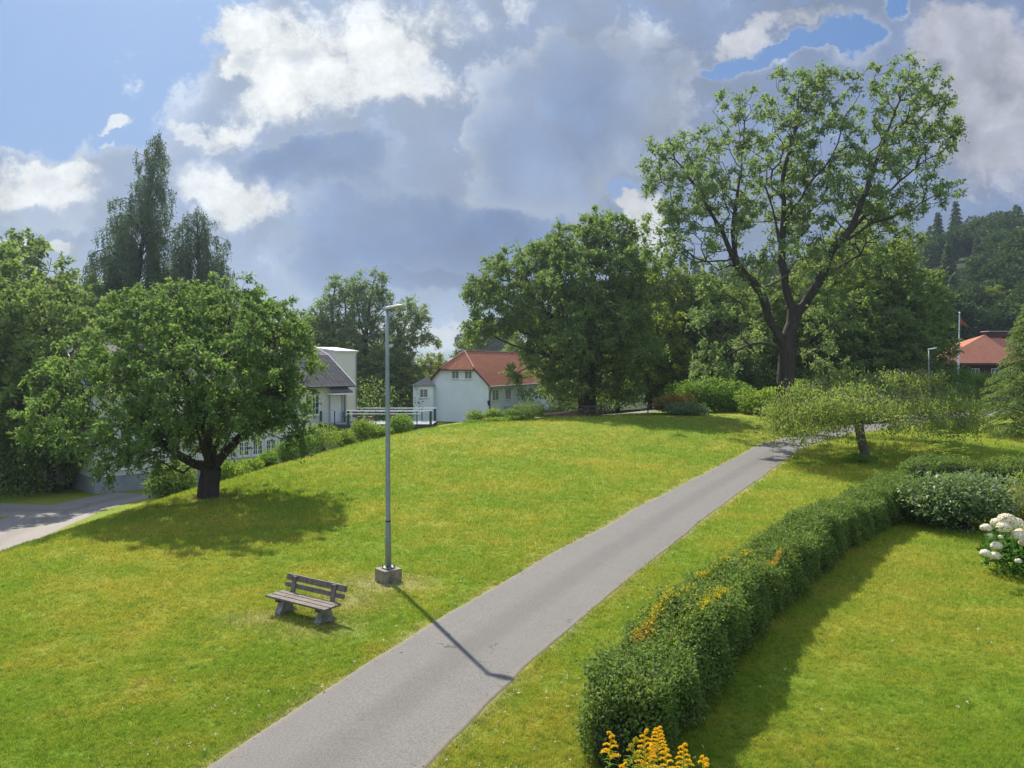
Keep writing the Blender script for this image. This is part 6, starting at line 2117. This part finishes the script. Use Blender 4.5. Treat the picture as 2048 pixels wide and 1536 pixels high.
mb = MB(); mb.box(fo, -.05, WO + .05, .003, .08, ez - .35, ez - .02); mb.build('fascia', M['dark_boards'], hO)
mb = MB(); mb.box(fo, ra + .3, ra + 3.4, -DO / 2 - .8, -DO / 2 + .8, rz2 - .4, rz2 + .42); ch = mb.build('roof_light', M['dark_boards'], rfO)
mb = MB(); mb.box(fo, ra + .0, ra + 3.7, -DO / 2 - 1.0, -DO / 2 + 1.0, rz2 + .423, rz2 + .55); mb.build('roof_light_cap', M['trim_grey'], ch)
for k in range(6): window(hO, fo, 3 + k * 3, ez - 1.9, 1.2, 1.1, 2, 1, t0=-.7, sill=False)
# flagpole with pennant
d = 98.0; x = (1917 - 1024) / F * d; z = hz(x, d); zt_ = at(1917, 627, d)[2]
fp = thing('flagpole', (x, d, z), 'white flagpole with red pennant before the orange roof', 'flagpole')
mb = MB(); mb.tube([(x, d, z), (x, d, (z + zt_) / 2), (x, d, zt_)], [.13, .10, .06], 10); mb.tube([(x, d, zt_), (x, d, zt_ + .12), (x, d, zt_ + .22)], [.1, .13, .03], 8); mb.build('pole', M['white_paint'], fp)
mb = MB(); n_ = 10
for i in range(n_):
    f0, f1 = i / n_, (i + 1) / n_
    pt = lambda f, s_: (x + .08 + f * 1.1, d + .12 * sin(f * 7), zt_ - .35 - f * 1.5 - s_ * .9 * (1 - f))
    mb.poly([pt(f0, 0), pt(f1, 0), pt(f1, 1), pt(f0, 1)]); mb.poly([tuple(np.array(pt(f0, 1)) + (0, .015, 0)), tuple(np.array(pt(f1, 1)) + (0, .015, 0)), tuple(np.array(pt(f1, 0)) + (0, .015, 0)), tuple(np.array(pt(f0, 0)) + (0, .015, 0))])
mb.build('pennant', M['cloth_red'], fp)

# ------------------------------------------------------------------ haze
HZ = MB(); HZ.box(lambda a, b, z: (a, b, z), -1500, 2200, -60, 3750, -45, 105)
hm = bpy.data.materials.new('haze'); hm.use_nodes = True
hn = hm.node_tree; hn.nodes.clear()
ho = hn.nodes.new('ShaderNodeOutputMaterial'); hv = hn.nodes.new('ShaderNodeVolumePrincipled')
hv.inputs['Color'].default_value = (.72, .87, 1.0, 1); hv.inputs['Density'].default_value = HAZE; hv.inputs['Anisotropy'].default_value = .7
hn.links.new(hv.outputs[0], ho.inputs['Volume'])
if HAZE > 0: tag(HZ.build('haze', hm), 'thin bluish summer haze in the air', kind='stuff')

print('objects', len(bpy.data.objects), 'faces', sum(len(o.data.polygons) for o in bpy.data.objects if o.type == 'MESH'))
